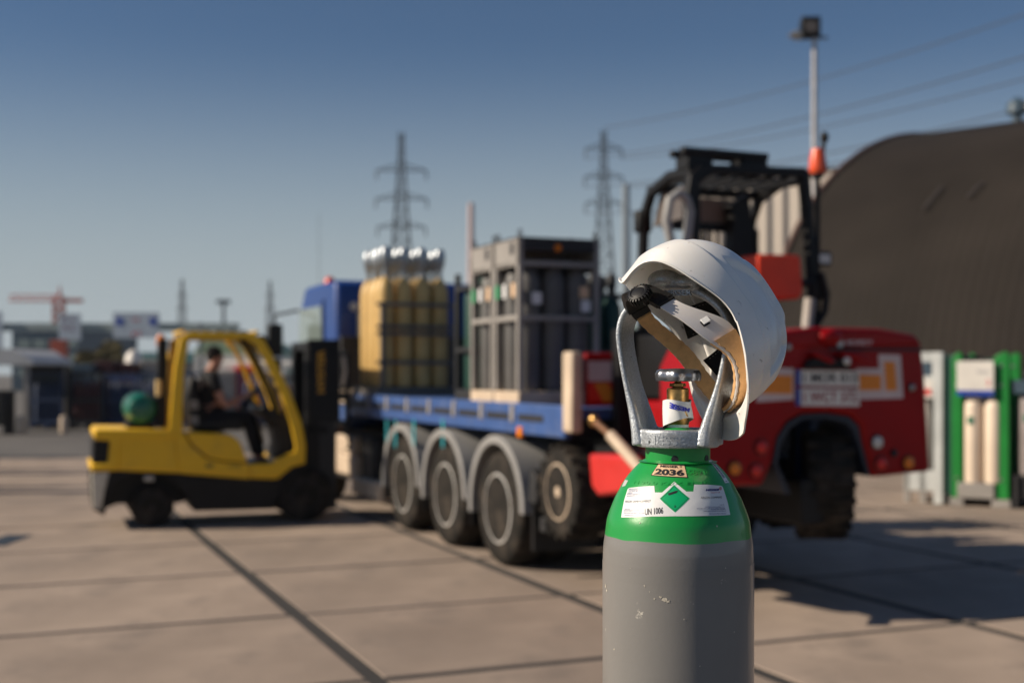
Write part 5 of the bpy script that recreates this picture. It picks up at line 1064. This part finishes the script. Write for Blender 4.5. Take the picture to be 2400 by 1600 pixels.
# ---------------------------------------------------------------- pale halls further away
def hall(name, label, px0, px1, pyt, pyb, Y, dep, mwall, mroof, rh, ribs=0, arc=False, yaw=0, LL=0):
    x0, x1 = (px0-PCX)/FPX*Y, (px1-PCX)/FPX*Y; x1 = x0+LL if LL else x1; zt = CAMH-(pyt-HOR)/FPX*Y; L_ = x1-x0
    t = thing(name, label, 'building', (x0, Y, 0), yaw); ze = zt-rh
    MB().box(0, L_, 0, dep, 0, ze).build('wall', mwall, t)
    if arc: pts = [(L_/2-L_/2*math.cos(math.pi*k/20), ze+rh*math.sin(math.pi*k/20)) for k in range(21)]; MB().prism(pts, .05, dep, 'y').build('roof', mroof, t)
    else: MB().prism([(-.2, ze), (dep+.2, ze), (dep/2, zt)], -.2, L_+.2, 'x').build('roof', mroof, t)
    if ribs:
        rm_ = MB().box(-.06, .06, -.10, -.001, 0, ze).mesh('wall_rib', mwall)
        for k in range(int(L_/ribs)): o = link('wall_rib', rm_, t); o.location = (ribs*(k+.5), 0, 0)
    return t
hall('storage_hall', 'beige ribbed hall seen through the black cab of the red forklift', 1600, 2010, 405, 840, 44, 8.5, M['beigeh'], M['beigeh'], .25, ribs=.55, yaw=R(-27), LL=8.3)
PG = mat('pale_green_cladding', (.30, .40, .25), .6, var=.05)
hall('green_hall', 'low white hall with pale green roof beyond the lorry bed', 1352, 1500, 746, 875, 62, 14, M['white'], PG, .82)
hall('arched_tent', 'white tent with light green arched top behind the forklift driver', 455, 590, 786, 875, 75, 16, M['white'], PG, 1.15, arc=True)
bb = hall('office_block', 'dark slate-blue block behind the yard fence', 28, 176, 757, 875, 120, 20, M['slate'], M['slate'], .05)
for k in range(3):
    for j in range(4): MB().box(.6+j*1.5, 1.8+j*1.5, -.05, -.01, 1.4+k*1.4, 2.2+k*1.4).build('window', M['glass'], bb)
hall('glass_pavilion', 'pale flat building beyond the red stacks', 250, 470, 822, 875, 100, 14, M['frameG'], M['dgreen'], .9)
# ---------------------------------------------------------------- gantry signs, crane, chimney, masts
Yg = 95
gt = thing('sign_gantry', 'motorway sign gantry with white direction boards above the yard', 'gantry', (0, Yg, 0))
p0, p1 = P(-60, 757, Yg), P(560, 776, Yg)
gm_ = mat('gantry_grey', (.28, .33, .33), .6)
MB().box(p0.x, p1.x, -.2, .2, p1.z, p1.z+.62).build('gantry_beam', gm_, gt)
for px in (-40, 558): q = P(px, 800, Yg); MB().box(q.x-.2, q.x+.2, -.2, .2, 0, p1.z).build('gantry_leg', gm_, gt)
SGM = mat('sign_white', (.44, .50, .58), .5)
for a, b_, c, d in ((-30, 6, 730, 828), (139, 190, 735, 797), (266, 374, 732, 792)):
    q0, q1 = P(a, d, Yg-.3), P(b_, c, Yg-.3); s_ = MB().box(q0.x, q1.x, -.40, -.3, q0.z, q1.z).build('sign_board', SGM, gt)
    if a > 200:
        for u in (281, 360): r0, r1 = P(u-8, 762, Yg-.3), P(u+8, 744, Yg-.3); MB().box(r0.x, r1.x, -.43, -.401, r0.z, r1.z).build('sign_field', M['bluew'], s_)
        t = MB(); r0 = P(312, 788, Yg); text_on(t, 'A 12', (r0.x, -.41, r0.z), (1, 0, 0), (0, 0, 1), .7, .4, .03); text_on(t, 'E 19', (r0.x+.1, -.41, r0.z+1.1), (1, 0, 0), (0, 0, 1), .5, .3, .03); t.build('sign_print', M['redlens'], s_)
    elif a > 100:
        t = MB(); r0 = P(150, 775, Yg); text_on(t, 'A 2', (r0.x, -.41, r0.z), (1, 0, 0), (0, 0, 1), .9, .5, .03); text_on(t, 'P 1', (r0.x, -.41, r0.z+.7), (1, 0, 0), (0, 0, 1), .8, .4, .03); t.build('sign_print', mat('sign_ink', (.25, .15, .2), .5), s_)
Yc = 170; cr_ = thing('tower_crane', 'faint red tower crane with jib reaching out above the office block', 'crane', (P(138, 800, Yc).x, Yc, 0)); zc_ = P(138, 705, Yc).z; RC = mat('crane_red', (.50, .09, .05), .6)
b = MB()
for dx in (-.55, .55):
    for dy in (-.55, .55): b.box(dx-.12, dx+.12, dy-.12, dy+.12, 0, zc_+.6)
for k in range(int(zc_/1.1)): b.tube([(-.55, -.55, k*1.1), (.55, -.55, (k+1)*1.1)], .09, 4); b.tube([(.55, .55, k*1.1), (-.55, .55, (k+1)*1.1)], .09, 4)
b.build('tower', RC, cr_); MB().tube([(0, 0, zc_+.5), (.1, 0, zc_+2.2), (.3, 0, zc_+.5)], .14, 5).build('tower_head', RC, cr_)
b = MB(); xl = P(22, 705, Yc).x-P(138, 705, Yc).x
for k in range(6): b.tube([(xl*k/6, 0, zc_), (xl*(k+.5)/6, 0, zc_+.8), (xl*(k+1)/6, 0, zc_)], .08, 4)
b.tube([(0, -.3, zc_), (xl, -.3, zc_)], .10, 5); b.tube([(0, .3, zc_), (xl, .3, zc_)], .10, 5); b.tube([(0, 0, zc_+.8), (xl, 0, zc_+.8)], .08, 5); b.build('jib', RC, cr_)
MB().box(.6, 3.2, -.5, .5, zc_-.2, zc_+.3).build('counter_jib', RC, cr_)
Yc = 60; q = P(139, 862, Yc); rt_ = MB().box(-.35, .35, -.3, .3, 0, P(139, 796, Yc).z).build('red_pillar', mat('pillar_red', (.36, .07, .04), .6)); rt_.location = (q.x, Yc, 0); tag(rt_, 'narrow rust-red pillar in front of the slate-blue block', 'pillar')
def pole(px, pyt, Y, r, label, name='light_mast', m_=None, head=True, cat='mast'):
    q = P(px, pyt, Y); t = thing(name, label, cat, (q.x, Y, 0)); MB().lathe([(r*1.5, 0), (r, q.z)], n=10).build('shaft', m_ or M['pylon'], t)
    if head: MB().box(-r*4, r*4, -r*1.5, r*1.5, q.z, q.z+r*2.5).build('lamp_head', m_ or M['pylon'], t)
pole(524, 712, 120, .16, 'short thin mast above the forklift roof')
pole(470, 756, 70, .09, 'thin aerial just over the forklift roof, the nearest of the masts', head=False)
pole(1104, 476, 210, .5, 'pinkish factory chimney between the yellow and grey bottle packs', 'chimney', mat('chimney_pink', (.50, .38, .37), .7), False, 'chimney')
pole(1467, 432, 150, .45, 'slim grey column standing next to the pylon behind the helmet', 'vent_column', mat('column_grey', (.20, .24, .28), .6), False, 'column')
pole(748, 500, 260, .05, 'very faint thin aerial in the sky above the lorry cab', head=False)
# flood light mast near the red forklift
Yf = 38; fl = thing('flood_light_mast', 'tall pale pole with black flood light above the orange beacon', 'light mast', (P(1909, 80, Yf).x, Yf, 0)); zf = P(1909, 90, Yf).z
MB().lathe([(.115, 0), (.078, zf)], n=16).build('pole', mat('pole_grey', (.42, .41, .42), .5), fl)
MB().box(-.40, .40, -.05, .05, zf-.02, zf+.04).build('crossbar', M['dsteel'], fl)
q = MB().prism([(-.16, .0), (.16, -.08), (.24, .46), (-.14, .58)], -.42, .16, 'x').build('flood_light', M['black'], fl, bev=.02); q.location = (0, 0, zf+.06)
q2 = MB().box(-.30, .04, -.175, -.150, .10, .42).build('lamp_glass', mat('lamp_face', (.16, .13, .11), .3), q)
b = MB(); b.prism([(-.80, .06), (-.48, -.08), (-.34, .08), (-.58, .20)], -.15, .15); o = b.build('flood_light', M['frameG'], fl, bev=.02); o.location = (0, 0, zf+.02)
# ---------------------------------------------------------------- pylons and wires
def pylon(px, pyt, arms, halfw, Y, label, wb):
    q = P(px, pyt, Y); s = Y/FPX; H_ = q.z; t = thing('pylon', label, 'pylon', (q.x, Y, 0), 0, 'power pylons on the horizon'); b = MB()
    def hw(z): return .45+(wb-.45)*max(0, 1-z/(H_*.93))**1.15
    zs = [H_*(1-(1-k/16)**1.0) for k in range(16)]
    for i, z in enumerate(zs):
        zn = zs[i+1] if i < 15 else H_*.99; a, c = hw(z), hw(zn)
        for sx in (-1, 1):
            for sy in (-1, 1): b.tube([(sx*a, sy*a, z), (sx*c, sy*c, zn)], .16, 4)
        for sy in (-1, 1):
            b.tube([(-a, sy*a, z), (c, sy*c, zn)], .10, 4); b.tube([(a, sy*a, z), (-c, sy*c, zn)], .10, 4); b.tube([(-a, sy*a, z), (a, sy*a, z)], .10, 4)
        for sx in (-1, 1): b.tube([(sx*a, -a, z), (sx*c, c, zn)], .10, 4)
    b.build('lattice_body', M['pylon'], t); out = []
    for k, py in enumerate(arms):
        z = P(px, py, Y).z; w_ = halfw[k]*s; b = MB()
        for sx in (-1, 1):
            b.tube([(0, -.4, z), (sx*w_, 0, z)], .13, 4); b.tube([(0, .4, z), (sx*w_, 0, z)], .13, 4); b.tube([(0, 0, z+1.5), (sx*w_, 0, z)], .13, 4)
            for m_ in (.33, .66): b.tube([(sx*w_*m_, -.3*(1-m_), z), (sx*w_*m_, 0, z+1.5*(1-m_))], .09, 4)
            b.lathe([(.05, -.0), (.17, -.3), (.17, -1.5), (.05, -1.8)], c=(sx*w_*.97, 0, z), n=8)
            out.append(Vector((q.x+sx*w_*.97, Y, z-1.8)))
        b.build('cross_arm', M['pylon'], t)
    out.append(Vector((q.x, Y, H_))); return out
pa = pylon(941, 305, (400, 467, 533), (60, 62, 58), 235, 'large lattice pylon rising behind the yellow bottle pack', 3.6)
pb = pylon(1415, 300, (350, 416, 478), (44, 46, 44), 240, 'lattice pylon with narrow arms rising beside the grey bottle packs', 3.4)
pylon(427, 652, (690, 720), (10, 12), 520, 'small distant pylon above the rear of the forklift', 3.2)
pylon(633, 655, (690, 722), (10, 12), 520, 'small distant pylon between the forklift roof and the lorry cab', 3.2)
wm = mat('wire_grey', (.05, .06, .08), .6); nx = Vector((112, -15, 0)); names = ['upper arm, far-side', 'upper arm, hall-side', 'middle arm, far-side', 'middle arm, hall-side', 'lowest arm, far-side', 'lowest arm, hall-side', 'tip-hung']
for i, p in enumerate(pb):
    e = Vector((nx.x+(p.x-17.8)*1.2, nx.y+(p.x-17.8)*.7, p.z+(0 if i < 6 else 0))); pts = []
    for k in range(41): t = k/40; q = p.lerp(e, t); q.z -= 4*8.5*t*(1-t); pts.append(q)
    o = MB().tube(pts, .085, 5).build('power_line', wm)
    tag(o, names[i]+' power line from the narrow-armed pylon up over the brown hall', 'power line', 'overhead power lines')
# next pylon pair carries the wires outside the picture; wires between the two visible pylons are too faint to show
# ---------------------------------------------------------------- yard at the far left
def rack(name, label, px0, px1, pyt, Y, mb_, mf_, nb=4, cat='bottle pack', dep=1.0, capm=None):
    x0, x1 = (px0-PCX)/FPX*Y, (px1-PCX)/FPX*Y; zt = CAMH-(pyt-HOR)/FPX*Y; L_ = x1-x0
    t = thing(name, label, cat, (x0, Y, 0), rnd.uniform(-.04, .04), 'bottle packs stored along the far side of the yard')
    MB().box(0, L_, 0, dep, .12, .24).build('pallet_base', mf_, t)
    for x in (0, L_*.45, L_-.12): MB().box(x, x+.12, 0, dep, 0, .12).build('pallet_foot', mf_, t)
    for x in (0, L_-.08):
        for y in (0, dep-.08): MB().box(x, x+.08, y, y+.08, .24, zt).build('frame_post', mf_, t)
    for z in (zt-.06, zt*.5): MB().box(.08, L_-.08, 0, .05, z-.05, z+.05).build('frame_bar', mf_, t)
    r = (L_-.2)/nb/2; bm_ = MB().lathe([(r*.95, .24), (r*.95, zt-.5), (r*.5, zt-.32), (r*.3, zt-.25)], n=12).mesh('gas_bottle', mb_); cm_ = MB().lathe([(r*.35, zt-.27), (r*.45, zt-.15), (r*.2, zt-.05)], n=8).mesh('bottle_cap', capm or M['slate'])
    for i in range(nb):
        for j in range(2): o = link('gas_bottle', bm_, t); o.location = (.1+r+i*2*r, .1+r+j*(dep-.3), 0); link('bottle_cap', cm_, o)
    return t
NV, MR = M['navy'], M['maroon']
for px0, px1, Yk, lab in ((-430, -125, 17.4, 'dark bottle pack at the very edge of the picture beside the forklift rear'), (-430, -120, 20.6, 'dark bottle pack just past the picture edge behind the nearer edge pack'), (-420, -110, 24.5, 'dark bottle pack farthest back of those past the picture edge')):
    rack('bottle_pack', lab, px0, px1, 875-(.0)*2900/Yk, Yk, NV, M['dsteel'], nb=7, dep=1.1)  # packs out of view on the left, added so their shadows stripe the yard
rack('bottle_pack', 'navy bottle pack standing behind the pale canopy post in the far yard', 68, 148, 870, 38.5, NV, NV)
rack('bottle_pack', 'dark maroon bottle pack, third along the far side of the yard', 160, 240, 872, 38.5, MR, M['dsteel'])
rack('bottle_pack', 'dark navy bottle pack left of the forklift gas tank', 243, 322, 874, 38.8, NV, NV, capm=M['blue'])
rack('bottle_pack', 'navy bottle pack half hidden by the green gas tank', 326, 400, 872, 38.6, NV, NV)
rack('bottle_pack', 'maroon bottle pack glimpsed under the driver seat of the forklift', 405, 480, 872, 38.2, MR, NV)
rack('bottle_pack', 'navy bottle pack glimpsed ahead of the driver through the forklift cab', 560, 640, 872, 38.6, NV, NV)
rack('bottle_pack', 'dark red bottle pack between the forklift mast and the lorry cab', 646, 716, 880, 38.4, MR, MR)
for k, (a, b_, t_, m_, lab) in enumerate(((75, 120, 842, 'slate', 'slate box cabinet standing behind the navy bottle pack'), (168, 216, 852, 'slate', 'slate-blue crate behind the maroon bottle pack'), (222, 262, 846, 'maroon', 'maroon container beneath the autumn trees'), (262, 312, 850, 'maroon', 'maroon container behind the navy packs, beside the white tank'), (330, 392, 842, 'frameG', 'light grey container behind the forklift gas tank'), (480, 548, 868, 'frameG', 'pale container behind the driver, under the tent'), (550, 600, 858, 'redlens', 'bright red container seen through the forklift windscreen'))):
    Y = 46+k*.6; q0, q1 = P(a, t_, Y), P(b_, t_, Y); t = thing('container', lab, 'container', (q0.x, Y, 0), 0, 'containers behind the bottle packs'); L_ = q1.x-q0.x
    MB().box(0, L_, 0, 1.6, 0, q0.z).build('container_body', M[m_], t, bev=.02)
    rb = MB().box(-.02, .02, -.03, -.001, .1, q0.z-.1).mesh('wall_rib', M[m_])
    for i in range(5): o = link('wall_rib', rb, t); o.location = (L_*(i+.5)/5, 0, 0)
for px, lab in ((49, 'short cream post at the foot of the canopy'), (150, 'short cream post between the navy and maroon bottle packs')):
    q = G(px, 1015); b = MB().lathe([(.11, 0), (.12, .1), (.12, .40), (.09, .48), (.02, .51)], n=16).build('bollard', M['cream']); b.location = q; tag(b, lab, 'bollard', 'cream yard posts')
# canopy / lean-to at the left edge
cp = thing('canopy', 'open lean-to with pale sloping roof at the edge of the yard', 'shelter', (P(-40, 870, 36).x, 36, 0)); L_ = P(72, 870, 36).x-P(-40, 870, 36).x
MB().prism([(-.4, 1.95), (L_+.1, 1.95), (L_+.1, 2.05), (L_-.5, 2.42), (-.4, 2.42)], -.1, 3.2).build('roof', mat('pale_sheet', (.50, .50, .50), .5), cp)
for x in (.0, L_-.15): MB().box(x, x+.09, 0, .09, 0, 1.95).build('post', M['frameG'], cp); MB().box(x, x+.09, 3, 3.09, 0, 1.95).build('post', M['frameG'], cp)
MB().box(0, L_, 3.1, 3.14, 0, 1.95).build('back_wall', M['dsteel'], cp)
b = MB().box(0, .9, 0, .7, .25, 1.25).build('steel_trolley', M['black'], bev=.02); b.location = (P(-62, 900, 35).x, 35, -.03); MB().box(0, .08, 0, .7, 0, .25).build('leg', M['dsteel'], b); MB().box(.82, .9, 0, .7, 0, .25).build('leg', M['dsteel'], b); tag(b, 'black cabinet trolley under the pale lean-to roof', 'trolley')
b = MB(); b.box(-.25, .25, 0, .3, 1.35, 1.80); b.box(-.05, .05, .1, .2, 0, 1.35); b.build('white_sign', M['white'], bev=.02).location = (P(104, 860, 40).x, 40, 0); tag(bpy.data.objects['white_sign'], 'small white board on a post next to the canopy', 'sign')
q = P(314, 855, 70); b = MB().lathe([(.45, 0), (.5, .3), (.5, 2.2), (.45, 2.7), (.2, 3.0), (.001, 3.05)], n=20).build('storage_tank', M['white']); b.location = (q.x, 70, 0); tag(b, 'upright white storage tank behind the maroon containers', 'tank')
# trees beyond the fence
def tree(x, Y, h, r, col, label):
    t = thing('tree', label, 'tree', (x, Y, 0), 0, 'autumn trees behind the yard'); MB().tube([(0, 0, 0), (.1, 0, h*.35), (0, .1, h*.7)], [.22, .16, .07], 8).build('trunk', mat('bark', (.08, .06, .045), .9), t)
    lb = MB()
    for k in range(6): a = rnd.uniform(0, 6.28); lb.tube([(0, 0, h*.35+k*.2), (math.cos(a)*r*.7, math.sin(a)*r*.7, h*.6+k*.15)], [.08, .03], 5)
    lb.build('limb', mat('bark', (.08, .06, .045), .9), t)
    b = MB(); cl = [(rnd.gauss(0, r*.42), rnd.gauss(0, r*.42), h*.66+rnd.gauss(0, h*.14), rnd.uniform(.25, .5)*r) for _ in range(16)]
    for i in range(2600):
        c = cl[i % 16]; d = Vector((rnd.gauss(0, 1), rnd.gauss(0, 1), rnd.gauss(0, 1))).normalized()*c[3]*rnd.uniform(.6, 1.1); p = Vector(c[:3])+d; u = Vector((rnd.gauss(0, 1), rnd.gauss(0, 1), rnd.gauss(0, 1))).normalized()*.16; w2 = u.orthogonal().normalized()*.11
        b.add([p-u, p+w2, p+u, p-w2], [(0, 1, 2, 3)])
    c = b.build('crown', mat('autumn_leaves', col, .8, var=.4, vs=1.5), t); c['kind'] = 'stuff'
tree(P(238, 860, 85).x, 85, 3.7, 1.5, (.12, .095, .035), 'rounded olive tree with yellowing crown behind the containers')
tree(P(205, 860, 90).x, 90, 2.5, 1.2, (.13, .11, .03), 'low yellow-green tree beside the olive one')
tree(P(182, 860, 88).x, 88, 2.3, 1.0, (.05, .055, .03), 'dark small tree next to the red pillar')
# white van and cars glimpsed behind the forklift mast
def van(x, Y, label, m_, s=1, rz=0):
    t = thing('parked_van', label, 'van', (x, Y, 0), rz, 'vehicles parked behind the lorry cab'); L_, W_, H_ = 4.8*s, 1.9, 2.2*s
    MB().prism([(0, .4), (L_, .4), (L_, 1.1*s), (L_-.35, 1.2*s), (L_-1.1, H_-.05), (L_-1.4, H_), (.1, H_), (0, H_-.15)], 0, W_).build('body', m_, t, bev=.08)
    MB().prism([(L_-1.9, 1.2*s), (L_-.75, 1.2*s), (L_-1.25, H_-.25), (L_-1.9, H_-.25)], -.012, -.002).build('side_window', M['glass'], t)
    for x0 in (.9, L_-.9): MB().lathe([(.18, -.02), (.33, -.01), (.34, .05), (.34, .2)], c=(x0, 0, .34), axis='y', n=20).build('wheel', M['rubber'], t); MB().lathe([(.18, W_+.02), (.33, W_+.01), (.34, W_-.05), (.34, W_-.2)], c=(x0, 0, .34), axis='y', n=20).build('wheel', M['rubber'], t)
van(P(500, 900, 50).x, 50, 'white van seen through the forklift cab behind the driver', M['white'])
van(P(610, 900, 52).x, 52, 'white van behind the forklift mast', M['white'], 1, .1)

# ---------------------------------------------------------------- the air
hz = MB().box(-1300, 1300, -70, 1700, -1.1, 62).build('haze', bpy.data.materials.new('haze_air')); tag(hz, kind='stuff')
hmt = hz.data.materials[0]; hmt.use_nodes = True; n_ = hmt.node_tree.nodes; n_.clear(); pvn = n_.new('ShaderNodeVolumePrincipled'); on = n_.new('ShaderNodeOutputMaterial')
pvn.inputs['Color'].default_value = (.86, .93, 1, 1); pvn.inputs['Density'].default_value = .00015; pvn.inputs['Anisotropy'].default_value = .1; hmt.node_tree.links.new(pvn.outputs[0], on.inputs['Volume'])
